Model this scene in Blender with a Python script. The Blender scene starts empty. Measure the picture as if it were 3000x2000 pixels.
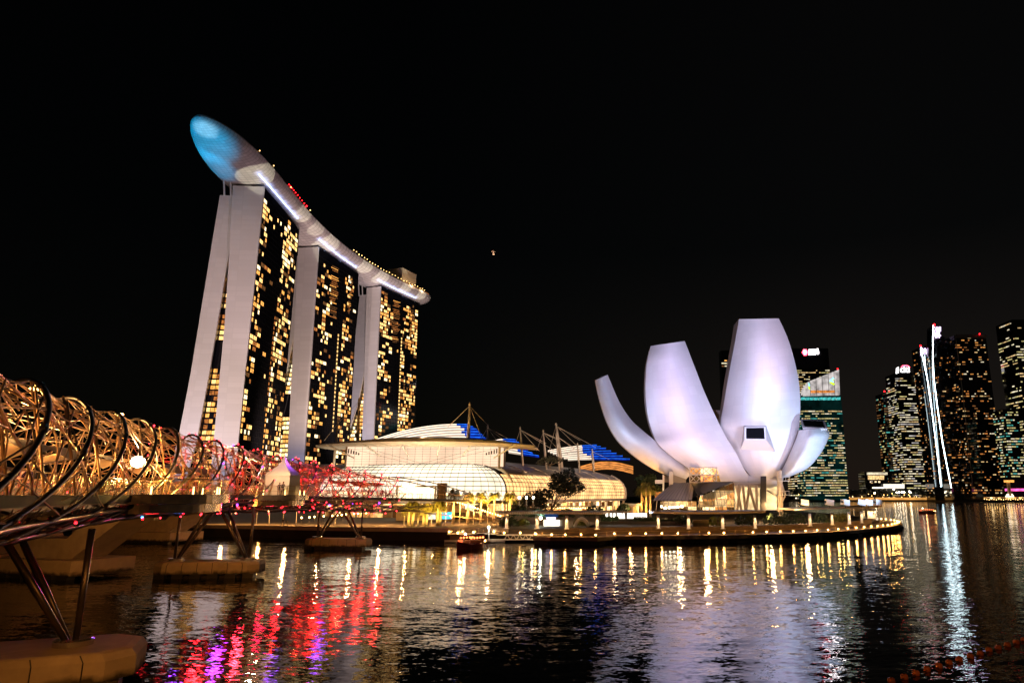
import bpy, math, random
from mathutils import Vector, Matrix
R = math.radians
SC = bpy.context.scene
COL = bpy.context.collection
rnd = random.Random(7)

# ------------------------------------------------------------------ camera
TH, FPX, CX, CY, HC = R(12.57), 2009.0, 1739.0, 1000.0, 10.0
cam_d = bpy.data.cameras.new("camera")
cam = bpy.data.objects.new("camera", cam_d)
COL.objects.link(cam)
cam_d.sensor_width = 36.0
cam_d.sensor_fit = 'HORIZONTAL'
cam_d.lens = FPX / 3000 * 36.0
cam_d.shift_x = (1500 - CX) / 3000
cam_d.clip_start, cam_d.clip_end = 0.5, 20000
cam.location = (0, 0, HC)
cam.rotation_euler = (R(90) + TH, 0, 0)
SC.camera = cam

# ------------------------------------------------------------------ world, moon, exposure
W = bpy.data.worlds.new("World")
SC.world = W
W.use_nodes = True
nt = W.node_tree
nt.nodes.clear()
sky = nt.nodes.new('ShaderNodeTexSky')
sky.sky_type = 'NISHITA'
sky.sun_disc = False
sky.sun_elevation = R(4)
sky.sun_rotation = R(200)
geo = nt.nodes.new('ShaderNodeTexCoord')
sep = nt.nodes.new('ShaderNodeSeparateXYZ')
nt.links.new(geo.outputs['Generated'], sep.inputs[0])
ramp = nt.nodes.new('ShaderNodeValToRGB')           # city glow low over the horizon
ramp.color_ramp.elements[0].position = 0.0
ramp.color_ramp.elements[0].color = (0.0110, 0.0074, 0.0060, 1)
ramp.color_ramp.elements[1].position = 0.34
ramp.color_ramp.elements[1].color = (0.0014, 0.0012, 0.0011, 1)
e = ramp.color_ramp.elements.new(0.12)
e.color = (0.0070, 0.0050, 0.0043, 1)
nt.links.new(sep.outputs['Z'], ramp.inputs[0])
azm = nt.nodes.new('ShaderNodeMapRange')            # stronger towards the business district
azm.inputs[1].default_value, azm.inputs[2].default_value = -0.25, 0.35
azm.inputs[3].default_value, azm.inputs[4].default_value = 0.10, 1.0
nt.links.new(sep.outputs['X'], azm.inputs[0])
mulw = nt.nodes.new('ShaderNodeMixRGB')
mulw.blend_type = 'MULTIPLY'
mulw.inputs[0].default_value = 1
nt.links.new(ramp.outputs[0], mulw.inputs[1])
nt.links.new(azm.outputs[0], mulw.inputs[2])
bg1, bg2 = nt.nodes.new('ShaderNodeBackground'), nt.nodes.new('ShaderNodeBackground')
bg1.inputs[1].default_value = 0.0004
bg2.inputs[1].default_value = 0.75
nt.links.new(sky.outputs[0], bg1.inputs[0])
nt.links.new(mulw.outputs[0], bg2.inputs[0])
addw = nt.nodes.new('ShaderNodeAddShader')
outw = nt.nodes.new('ShaderNodeOutputWorld')
nt.links.new(bg1.outputs[0], addw.inputs[0])
nt.links.new(bg2.outputs[0], addw.inputs[1])
nt.links.new(addw.outputs[0], outw.inputs[0])
moon_d = bpy.data.lights.new("moon", 'SUN')
moon_d.energy, moon_d.angle, moon_d.color = 0.006, R(0.5), (0.8, 0.85, 1.0)
moon = bpy.data.objects.new("moon", moon_d)
COL.objects.link(moon)
moon.rotation_euler = (R(50), 0, R(20))
vs = SC.view_settings
vs.view_transform, vs.look, vs.exposure, vs.gamma = 'Standard', 'None', 0.35, 1.0
vs.use_curve_mapping = False
SC.render.engine = 'CYCLES'
SC.cycles.max_bounces = 5
SC.cycles.diffuse_bounces = 2
SC.cycles.glossy_bounces = 3
SC.cycles.transparent_max_bounces = 12
SC.cycles.transmission_bounces = 3
SC.cycles.caustics_reflective = False
SC.cycles.caustics_refractive = False
SC.cycles.sample_clamp_indirect = 6.0

# ------------------------------------------------------------------ pixel -> world (3000 x 2000 picture)
CT, ST = math.cos(TH), math.sin(TH)
def ray(px, py):
    u, v = (px - CX) / FPX, (CY - py) / FPX
    return Vector((u, CT - v * ST, ST + v * CT))
def P(px, py, Y):
    d = ray(px, py)
    return Vector((0, 0, HC)) + d * (Y / d.y)
def G(px, py, z):
    d = ray(px, py)
    return Vector((0, 0, HC)) + d * ((z - HC) / d.z)
def lerp(a, b, t):
    return a + (b - a) * t
def interp(tab, x):
    if x <= tab[0][0]: return tab[0][1]
    for (a, va), (b, vb) in zip(tab, tab[1:]):
        if x <= b: return va + (vb - va) * (x - a) / (b - a)
    return tab[-1][1]

# ------------------------------------------------------------------ materials
def new_mat(name):
    m = bpy.data.materials.new(name)
    m.use_nodes = True
    m.node_tree.nodes.clear()
    return m, m.node_tree.nodes, m.node_tree.links
def solid(name, col, rough=0.6, metal=0.0, var=0.15, scale=0.5, spec=0.5, bump=0.0):
    m, N, L = new_mat(name)
    b = N.new('ShaderNodeBsdfPrincipled'); o = N.new('ShaderNodeOutputMaterial')
    g = N.new('ShaderNodeNewGeometry'); n = N.new('ShaderNodeTexNoise')
    n.inputs['Scale'].default_value = scale; n.inputs['Detail'].default_value = 5
    L.new(g.outputs['Position'], n.inputs['Vector'])
    mx = N.new('ShaderNodeMixRGB')
    mx.inputs[1].default_value = (*[c * (1 - var) for c in col], 1)
    mx.inputs[2].default_value = (*[min(1, c * (1 + var)) for c in col], 1)
    L.new(n.outputs[0], mx.inputs[0]); L.new(mx.outputs[0], b.inputs['Base Color'])
    b.inputs['Roughness'].default_value = rough
    b.inputs['Metallic'].default_value = metal
    b.inputs['Specular IOR Level'].default_value = spec
    if bump:
        bp = N.new('ShaderNodeBump'); bp.inputs['Strength'].default_value = bump
        L.new(n.outputs[0], bp.inputs['Height']); L.new(bp.outputs[0], b.inputs['Normal'])
    L.new(b.outputs[0], o.inputs[0])
    return m
def emit(name, col, st, var=0.0, scale=1.0, sample=False, gloss=0.0):
    m, N, L = new_mat(name)
    e = N.new('ShaderNodeEmission'); o = N.new('ShaderNodeOutputMaterial')
    e.inputs[0].default_value = (*col, 1); e.inputs[1].default_value = st
    if var:
        g = N.new('ShaderNodeNewGeometry'); n = N.new('ShaderNodeTexNoise')
        n.inputs['Scale'].default_value = scale; n.inputs['Detail'].default_value = 3
        L.new(g.outputs['Position'], n.inputs['Vector'])
        mr = N.new('ShaderNodeMapRange')
        mr.inputs[1].default_value, mr.inputs[2].default_value = 0.3, 0.7
        mr.inputs[3].default_value, mr.inputs[4].default_value = st * (1 - var), st * (1 + var)
        L.new(n.outputs[0], mr.inputs[0]); L.new(mr.outputs[0], e.inputs[1])
    L.new(e.outputs[0], o.inputs[0])
    m.cycles.emission_sampling = 'AUTO' if sample else 'NONE'
    return m
def leafy(name, col, var=0.5):
    m, N, L = new_mat(name)
    b = N.new('ShaderNodeBsdfPrincipled'); o = N.new('ShaderNodeOutputMaterial')
    g = N.new('ShaderNodeNewGeometry'); r = N.new('ShaderNodeMixRGB')
    r.inputs[1].default_value = (*[c * (1 - var) for c in col], 1)
    r.inputs[2].default_value = (*[c * (1 + var) for c in col], 1)
    L.new(g.outputs['Random Per Island'], r.inputs[0]); L.new(r.outputs[0], b.inputs['Base Color'])
    b.inputs['Roughness'].default_value = 0.6
    L.new(b.outputs[0], o.inputs[0])
    return m
def glassy(name, tint, transp=0.75, rough=0.05):
    m, N, L = new_mat(name)
    t = N.new('ShaderNodeBsdfTransparent'); t.inputs[0].default_value = (*tint, 1)
    g = N.new('ShaderNodeBsdfGlossy'); g.inputs['Roughness'].default_value = rough
    x = N.new('ShaderNodeMixShader'); o = N.new('ShaderNodeOutputMaterial')
    x.inputs[0].default_value = 1 - transp
    L.new(t.outputs[0], x.inputs[1]); L.new(g.outputs[0], x.inputs[2]); L.new(x.outputs[0], o.inputs[0])
    return m
def gridded(name, col, line, nu, nv, wu, wv, rough=0.5, spec=0.4, var=0.08):
    """panelled skin: dark joints at the UV cell borders, slight tone change from panel to panel"""
    m, N, L = new_mat(name)
    b = N.new('ShaderNodeBsdfPrincipled'); o = N.new('ShaderNodeOutputMaterial')
    uv = N.new('ShaderNodeUVMap'); s = N.new('ShaderNodeSeparateXYZ')
    L.new(uv.outputs[0], s.inputs[0])
    masks, cells = [], []
    for ax, n, w in ((0, nu, wu), (1, nv, wv)):
        mu = N.new('ShaderNodeMath'); mu.operation = 'MULTIPLY'; mu.inputs[1].default_value = n
        L.new(s.outputs[ax], mu.inputs[0])
        fr = N.new('ShaderNodeMath'); fr.operation = 'FRACT'; L.new(mu.outputs[0], fr.inputs[0])
        lt = N.new('ShaderNodeMath'); lt.operation = 'LESS_THAN'; lt.inputs[1].default_value = w
        L.new(fr.outputs[0], lt.inputs[0]); masks.append(lt)
        fl = N.new('ShaderNodeMath'); fl.operation = 'FLOOR'; L.new(mu.outputs[0], fl.inputs[0]); cells.append(fl)
    mxm = N.new('ShaderNodeMath'); mxm.operation = 'MAXIMUM'
    L.new(masks[0].outputs[0], mxm.inputs[0]); L.new(masks[1].outputs[0], mxm.inputs[1])
    cb = N.new('ShaderNodeCombineXYZ'); L.new(cells[0].outputs[0], cb.inputs[0]); L.new(cells[1].outputs[0], cb.inputs[1])
    wn = N.new('ShaderNodeTexWhiteNoise'); L.new(cb.outputs[0], wn.inputs['Vector'])
    tone = N.new('ShaderNodeMixRGB')
    tone.inputs[1].default_value = (*[c * (1 - var) for c in col], 1); tone.inputs[2].default_value = (*[min(1, c * (1 + var)) for c in col], 1)
    L.new(wn.outputs[0], tone.inputs[0])
    mx = N.new('ShaderNodeMixRGB'); mx.inputs[2].default_value = (*line, 1)
    L.new(mxm.outputs[0], mx.inputs[0]); L.new(tone.outputs[0], mx.inputs[1]); L.new(mx.outputs[0], b.inputs['Base Color'])
    b.inputs['Roughness'].default_value = rough; b.inputs['Specular IOR Level'].default_value = spec
    L.new(b.outputs[0], o.inputs[0])
    return m

M = {}
M['steel'] = solid('steel', (0.50, 0.34, 0.21), 0.32, 0.75, 0.25, 1.5)
M['steel_dark'] = solid('steel_dark', (0.13, 0.11, 0.10), 0.35, 0.8, 0.3, 1.5)
M['steel_bright'] = solid('steel_bright', (0.62, 0.60, 0.57), 0.22, 0.9, 0.2, 0.8)
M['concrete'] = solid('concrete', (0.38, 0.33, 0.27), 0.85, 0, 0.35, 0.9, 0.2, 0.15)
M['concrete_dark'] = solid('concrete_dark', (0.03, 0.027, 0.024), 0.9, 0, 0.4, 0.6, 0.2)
def stained(name, col, dark, z0, z1):
    # concrete with a wet, algae dark tide mark above the water line
    m, N, L = new_mat(name)
    b = N.new('ShaderNodeBsdfPrincipled'); o = N.new('ShaderNodeOutputMaterial'); g = N.new('ShaderNodeNewGeometry'); s = N.new('ShaderNodeSeparateXYZ')
    L.new(g.outputs['Position'], s.inputs[0])
    n = N.new('ShaderNodeTexNoise'); n.inputs['Scale'].default_value = 1.3; n.inputs['Detail'].default_value = 6; L.new(g.outputs['Position'], n.inputs['Vector'])
    ad = N.new('ShaderNodeMath'); ad.operation = 'MULTIPLY_ADD'; ad.inputs[1].default_value = -.9; L.new(n.outputs[0], ad.inputs[0]); L.new(s.outputs['Z'], ad.inputs[2])
    mr = N.new('ShaderNodeMapRange'); mr.inputs[1].default_value, mr.inputs[2].default_value = z0 - .45, z1 - .45; L.new(ad.outputs[0], mr.inputs[0])
    n2 = N.new('ShaderNodeTexNoise'); n2.inputs['Scale'].default_value = .7; n2.inputs['Detail'].default_value = 8; n2.inputs['Roughness'].default_value = .7; L.new(g.outputs['Position'], n2.inputs['Vector'])
    mx0 = N.new('ShaderNodeMixRGB'); mx0.inputs[1].default_value = (*[c * .6 for c in col], 1); mx0.inputs[2].default_value = (*[c * 1.3 for c in col], 1); L.new(n2.outputs[0], mx0.inputs[0])
    mx = N.new('ShaderNodeMixRGB'); mx.inputs[1].default_value = (*dark, 1); L.new(mr.outputs[0], mx.inputs[0]); L.new(mx0.outputs[0], mx.inputs[2]); L.new(mx.outputs[0], b.inputs['Base Color'])
    b.inputs['Roughness'].default_value = .85; b.inputs['Specular IOR Level'].default_value = .2
    L.new(b.outputs[0], o.inputs[0])
    return m
M['cap_concrete'] = stained('cap_concrete', (0.40, 0.34, 0.27), (0.05, 0.045, 0.03), .55, .95)
M['paving'] = solid('paving', (0.11, 0.09, 0.07), 0.75, 0, 0.3, 0.8, 0.3)
M['timber'] = solid('timber', (0.16, 0.11, 0.07), 0.6, 0, 0.4, 1.2, 0.3)
M['soil'] = solid('soil', (0.03, 0.028, 0.02), 0.9, 0, 0.4, 0.5, 0.2)
M['white_paint'] = solid('white_paint', (0.72, 0.70, 0.66), 0.5, 0, 0.08, 0.3)
M['cream'] = solid('cream', (0.60, 0.52, 0.42), 0.6, 0, 0.12, 0.4)
M['roof_metal'] = solid('roof_metal', (0.30, 0.27, 0.25), 0.45, 0.5, 0.15, 0.4)
M['dark'] = solid('dark', (0.02, 0.02, 0.02), 0.5, 0, 0.3, 0.5)
M['facade_line'] = solid('facade_line', (0.006, 0.006, 0.006), 0.7, 0, .1, .5, .1)
M['black_glass'] = solid('black_glass', (0.006, 0.006, 0.008), 0.08, 0, 0.3, 0.2, 0.8)
M['leaf'] = leafy('leaf', (0.05, 0.08, 0.025))
M['leaf_far'] = leafy('leaf_far', (0.03, 0.035, 0.02))
M['leaf_palm'] = leafy('leaf_palm', (0.13, 0.125, 0.022), 0.4)
M['bark'] = solid('bark', (0.16, 0.12, 0.08), 0.9, 0, 0.3, 3)
M['palm_bark'] = solid('palm_bark', (0.38, 0.32, 0.25), 0.85, 0, 0.3, 3)
M['orange_float'] = solid('orange_float', (0.75, 0.16, 0.02), 0.5, 0, 0.2, 4)
M['red_paint'] = solid('red_paint', (0.20, 0.012, 0.010), 0.4, 0, 0.2, 2)
M['glass_rail'] = glassy('glass_rail', (0.95, 0.94, 0.86), 0.9, 0.2)
M['canvas'] = solid('canvas', (0.70, 0.64, 0.54), 0.8, 0, 0.1, 0.8)
M['fascia'] = solid('fascia', (0.022, 0.018, 0.016), 0.7, 0, 0.3, 0.6)
M['pod_steel'] = solid('pod_steel', (0.34, 0.29, 0.24), 0.25, 0.7, 0.6, 1.2)
M['deck_floor'] = solid('deck_floor', (0.30, 0.23, 0.15), 0.5, 0, 0.3, 1.0)
M['canopy_panel'] = solid('canopy_panel', (0.40, 0.33, 0.27), 0.45, 0.2, 0.3, 0.9)
M['skin'] = solid('skin', (0.30, 0.18, 0.12), 0.6)
M['cloth_dark'] = solid('cloth_dark', (0.04, 0.035, 0.04), 0.8)
M['cloth_mid'] = solid('cloth_mid', (0.12, 0.10, 0.10), 0.8)
M['hair'] = solid('hair', (0.015, 0.012, 0.01), 0.6)
def lit_glass(name, col, em, st):
    m, N, L = new_mat(name)
    b = N.new('ShaderNodeBsdfPrincipled'); o = N.new('ShaderNodeOutputMaterial'); g = N.new('ShaderNodeNewGeometry'); n = N.new('ShaderNodeTexNoise')
    n.inputs['Scale'].default_value = .06; n.inputs['Detail'].default_value = 4; L.new(g.outputs['Position'], n.inputs['Vector'])
    mr = N.new('ShaderNodeMapRange'); mr.inputs[1].default_value, mr.inputs[2].default_value = .35, .65; mr.inputs[3].default_value, mr.inputs[4].default_value = st * .2, st
    L.new(n.outputs[0], mr.inputs[0]); L.new(mr.outputs[0], b.inputs['Emission Strength'])
    b.inputs['Base Color'].default_value = (*col, 1); b.inputs['Emission Color'].default_value = (*em, 1); b.inputs['Roughness'].default_value = .1
    L.new(b.outputs[0], o.inputs[0]); m.cycles.emission_sampling = 'NONE'
    return m
M['teal_glass'] = lit_glass('teal_glass', (.004, .012, .012), (.04, .45, .40), .026)
M['hull'] = gridded('hull', (0.66, 0.62, 0.60), (0.30, 0.28, 0.27), 16, 96, 0.05, 0.10, 0.5, 0.4, 0.10)
M['cladding'] = gridded('cladding', (0.62, 0.60, 0.58), (0.59, 0.57, 0.55), 3, 60, 0.02, 0.10, 0.6, 0.3, 0.04)
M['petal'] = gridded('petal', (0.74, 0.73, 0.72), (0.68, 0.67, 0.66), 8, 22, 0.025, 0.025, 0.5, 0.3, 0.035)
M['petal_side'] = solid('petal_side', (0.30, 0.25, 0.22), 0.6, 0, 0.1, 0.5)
M['win_a'] = emit('window_glow_amber', (1.0, 0.42, 0.09), 1.15, 0.55, 0.9)
M['win_b'] = emit('window_glow_cream', (1.0, 0.57, 0.19), 1.6, 0.5, 0.9)
M['win_c'] = emit('window_glow_rust', (1.0, 0.33, 0.08), 0.42, 0.7, 0.9)
M['win_d'] = emit('window_glow_pale', (1.0, 0.76, 0.42), 2.0, 0.4, 0.9)
M['win_dim'] = emit('window_glow_dim', (1.0, 0.42, 0.14), 0.14, 0.7, 0.9)
M['far_amber'] = emit('far_amber', (1.0, 0.40, 0.10), 0.55, 0.6, 0.3)
M['far_cream'] = emit('far_cream', (1.0, 0.66, 0.30), 0.55, 0.6, 0.3)
M['win_teal'] = emit('window_glow_teal', (0.14, 0.70, 0.62), 0.36, 0.6, 0.25)
M['win_lime'] = emit('window_glow_lime', (0.95, 0.80, 0.34), 0.48, 0.6, 0.3)
M['win_white'] = emit('window_glow_white', (1.0, 0.86, 0.60), 0.68, 0.5, 0.3)
M['lamp_warm'] = emit('lamp_warm', (1.0, 0.52, 0.14), 20, 0)
M['flood'] = emit('flood', (1.0, 0.80, 0.50), 40, 0)
M['lamp_white'] = emit('lamp_white', (1.0, 0.84, 0.58), 26, 0)
M['lamp_soft'] = emit('lamp_soft', (1.0, 0.56, 0.18), 6, 0)
M['led_red'] = emit('led_red', (1.0, 0.008, 0.012), 10, 0)
M['led_pink'] = emit('led_pink', (1.0, 0.02, 0.03), 12, 0)
M['led_purple'] = emit('led_purple', (0.30, 0.03, 1.0), 10, 0)
M['led_blue'] = emit('led_blue', (0.02, 0.22, 1.0), 10, 0)
M['strip_blue'] = emit('strip_blue', (0.01, 0.07, 1.0), 0.22, 0.6, 0.5)
M['strip_white'] = emit('strip_white', (1.0, 0.78, 0.60), 0.52, 0.12, 0.5)
M['step_white'] = emit('step_white', (1.0, 0.80, 0.62), 1.7, 0.1, 0.5)
M['step_blue'] = emit('step_blue', (0.02, 0.18, 1.0), 0.95, 0.5, 0.5)
M['strip_ice'] = emit('strip_ice', (0.40, 0.52, 1.0), 3.8, 0, 1, True)
M['strip_sail'] = emit('strip_sail', (0.72, 0.93, 1.0), 9.0, 0)
M['sign_white'] = emit('sign_white', (1.0, 0.96, 0.95), 3.2, 0)
M['sign_strong'] = emit('sign_strong', (1.0, 0.90, 0.92), 22.0, 0)
M['teal_band'] = emit('teal_band', (0.10, 0.75, 0.72), 0.55, 0.5, 0.3)
M['sign_red'] = emit('sign_red', (1.0, 0.05, 0.09), 9.0, 0)
M['sign_violet'] = emit('sign_violet', (0.85, 0.62, 1.0), 3.0, 0)
M['sign_green'] = emit('sign_green', (0.55, 0.85, 0.02), 1.3, 0)
M['sign_cyan'] = emit('sign_cyan', (0.25, 0.80, 0.95), 1.6, 0)
M['screen_blue'] = emit('screen_blue', (0.05, 0.45, 0.85), 1.6, 0.6, 0.8)
M['lit_white'] = emit('lit_white', (1.0, 0.90, 0.75), 2.0, 0.3, 1.0)
M['sign_board'] = emit('sign_board', (0.02, 0.07, 0.22), 0.5, 0.4, 1.0)
M['sign_violet_soft'] = emit('sign_violet_soft', (0.9, 0.7, 1.0), 2.0, 0.3, 1.0)
M['lantern'] = emit('lantern', (1.0, 0.22, 0.06), 3.5, 0.4, 3.0)
M['led_red_soft'] = emit('led_red_soft', (1.0, 0.14, 0.04), 1.6, 0.5, 4.0)
M['concrete_stair'] = solid('concrete_stair', (0.25, 0.19, 0.13), 0.85, 0, 0.3, 0.9)
M['poster'] = emit('poster', (1.0, 0.90, 0.75), 1.0, 0.4, 1.5)
M['shop_glow'] = emit('shop_glow', (1.0, 0.62, 0.26), 0.9, 0.7, 0.45)
M['shop_bright'] = emit('shop_bright', (1.0, 0.82, 0.55), 2.4, 0.5, 0.4)
M['atrium_glow'] = emit('atrium_glow', (1.0, 0.83, 0.58), 1.4, 0.35, 0.09, True)
M['upper_glow'] = emit('upper_glow', (1.0, 0.66, 0.44), 1.0, 0.25, 0.07, True)
M['gallery_glow'] = emit('gallery_glow', (1.0, 0.52, 0.20), 1.5, 0.45, 0.16, True)
M['floor_glow'] = emit('floor_glow', (1.0, 0.70, 0.40), 0.8, 0.6, 0.5)
M['crown_glow'] = emit('crown_glow', (0.75, 0.68, 0.66), 0.55, 0.6, 0.12)
M['crown_amber'] = emit('crown_amber', (1.0, 0.35, 0.08), 0.6, 0.6, 0.3)
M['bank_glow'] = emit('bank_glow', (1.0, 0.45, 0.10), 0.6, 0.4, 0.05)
M['pink_glow'] = emit('pink_glow', (1.0, 0.12, 0.45), 1.4, 0.5, 0.2)

def cells(name, cols, lo, hi, size, power=2.5):
    """shop fronts and rooms: every bay lit to its own strength"""
    m, N, L = new_mat(name)
    g = N.new('ShaderNodeNewGeometry'); mp = N.new('ShaderNodeMapping'); mp.inputs['Scale'].default_value = size
    L.new(g.outputs['Position'], mp.inputs[0])
    fl = N.new('ShaderNodeVectorMath'); fl.operation = 'FLOOR'; L.new(mp.outputs[0], fl.inputs[0])
    wn = N.new('ShaderNodeTexWhiteNoise'); L.new(fl.outputs[0], wn.inputs['Vector'])
    pw = N.new('ShaderNodeMath'); pw.operation = 'POWER'; pw.inputs[1].default_value = power; L.new(wn.outputs[0], pw.inputs[0])
    n = N.new('ShaderNodeTexNoise'); n.inputs['Scale'].default_value = 0.9; n.inputs['Detail'].default_value = 4; L.new(g.outputs['Position'], n.inputs['Vector'])
    mr0 = N.new('ShaderNodeMapRange'); mr0.inputs[1].default_value, mr0.inputs[2].default_value = .35, .65; mr0.inputs[3].default_value, mr0.inputs[4].default_value = .35, 1.3
    L.new(n.outputs[0], mr0.inputs[0])
    mu = N.new('ShaderNodeMath'); mu.operation = 'MULTIPLY'; L.new(pw.outputs[0], mu.inputs[0]); L.new(mr0.outputs[0], mu.inputs[1])
    mr = N.new('ShaderNodeMapRange'); mr.inputs[3].default_value, mr.inputs[4].default_value = lo, hi; L.new(mu.outputs[0], mr.inputs[0])
    rp = N.new('ShaderNodeValToRGB'); L.new(wn.outputs[1], rp.inputs[0])
    for i, c in enumerate(cols):
        el = rp.color_ramp.elements[i] if i < 2 else rp.color_ramp.elements.new(i / len(cols))
        el.position = i / max(1, len(cols) - 1); el.color = (*c, 1)
    e = N.new('ShaderNodeEmission'); o = N.new('ShaderNodeOutputMaterial')
    L.new(rp.outputs[0], e.inputs[0]); L.new(mr.outputs[0], e.inputs[1]); L.new(e.outputs[0], o.inputs[0])
    m.cycles.emission_sampling = 'NONE'
    return m
M['shop_cells'] = cells('shop_cells', [(1.0, 0.28, 0.05), (1.0, 0.50, 0.15), (1.0, 0.74, 0.38)], 0.08, 3.4, (.3, .3, .45), 2.2)
M['lobby'] = emit('lobby_light', (1.0, 0.68, 0.32), 1.1, 0.5, 0.35)
M['far_cells'] = cells('far_cells', [(1.0, 0.35, 0.10), (1.0, 0.70, 0.35), (1.0, 0.9, 0.8)], 0.0, 2.6, (.35, .35, .5), 5)

# water: ripples given straight to the shading normal so that far water keeps its streaks
def water_mat():
    m, N, L = new_mat('bay_water')
    b = N.new('ShaderNodeBsdfPrincipled'); o = N.new('ShaderNodeOutputMaterial')
    b.inputs['Base Color'].default_value = (0.002, 0.003, 0.004, 1)
    b.inputs['Roughness'].default_value = 0.035
    b.inputs['IOR'].default_value = 1.33
    g = N.new('ShaderNodeNewGeometry')
    acc = None
    for sx, sy, amp, det, rot in ((0.085, 0.22, 0.055, 2, 0.10), (0.45, 1.25, 0.14, 2, -0.22), (2.4, 4.6, 0.17, 3, 0.16)):
        mp = N.new('ShaderNodeMapping'); mp.inputs['Scale'].default_value = (sx, sy, 1); mp.inputs['Rotation'].default_value = (0, 0, rot)
        L.new(g.outputs['Position'], mp.inputs[0])
        n = N.new('ShaderNodeTexNoise'); n.inputs['Scale'].default_value = 1.0; n.inputs['Detail'].default_value = det
        L.new(mp.outputs[0], n.inputs['Vector'])
        s = N.new('ShaderNodeVectorMath'); s.operation = 'SUBTRACT'; s.inputs[1].default_value = (0.5, 0.5, 0.5)
        L.new(n.outputs['Color'], s.inputs[0])
        k = N.new('ShaderNodeVectorMath'); k.operation = 'MULTIPLY'; k.inputs[1].default_value = (amp * 0.85, amp, 0)
        L.new(s.outputs[0], k.inputs[0])
        if acc is None: acc = k
        else:
            a = N.new('ShaderNodeVectorMath'); a.operation = 'ADD'
            L.new(acc.outputs[0], a.inputs[0]); L.new(k.outputs[0], a.inputs[1]); acc = a
    # calmer and rougher patches drifting across the bay
    n2 = N.new('ShaderNodeTexNoise'); n2.inputs['Scale'].default_value = 0.018; n2.inputs['Detail'].default_value = 2
    L.new(g.outputs['Position'], n2.inputs['Vector'])
    mr = N.new('ShaderNodeMapRange'); mr.inputs[1].default_value, mr.inputs[2].default_value = 0.35, 0.65
    mr.inputs[3].default_value, mr.inputs[4].default_value = 0.75, 1.3
    L.new(n2.outputs[0], mr.inputs[0])
    sc = N.new('ShaderNodeVectorMath'); sc.operation = 'SCALE'; L.new(acc.outputs[0], sc.inputs[0]); L.new(mr.outputs[0], sc.inputs['Scale'])
    up = N.new('ShaderNodeVectorMath'); up.operation = 'ADD'; up.inputs[1].default_value = (0, 0, 1)
    L.new(sc.outputs[0], up.inputs[0])
    nm = N.new('ShaderNodeVectorMath'); nm.operation = 'NORMALIZE'; L.new(up.outputs[0], nm.inputs[0])
    L.new(nm.outputs[0], b.inputs['Normal'])
    L.new(b.outputs[0], o.inputs[0])
    return m
M['water'] = water_mat()

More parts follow.
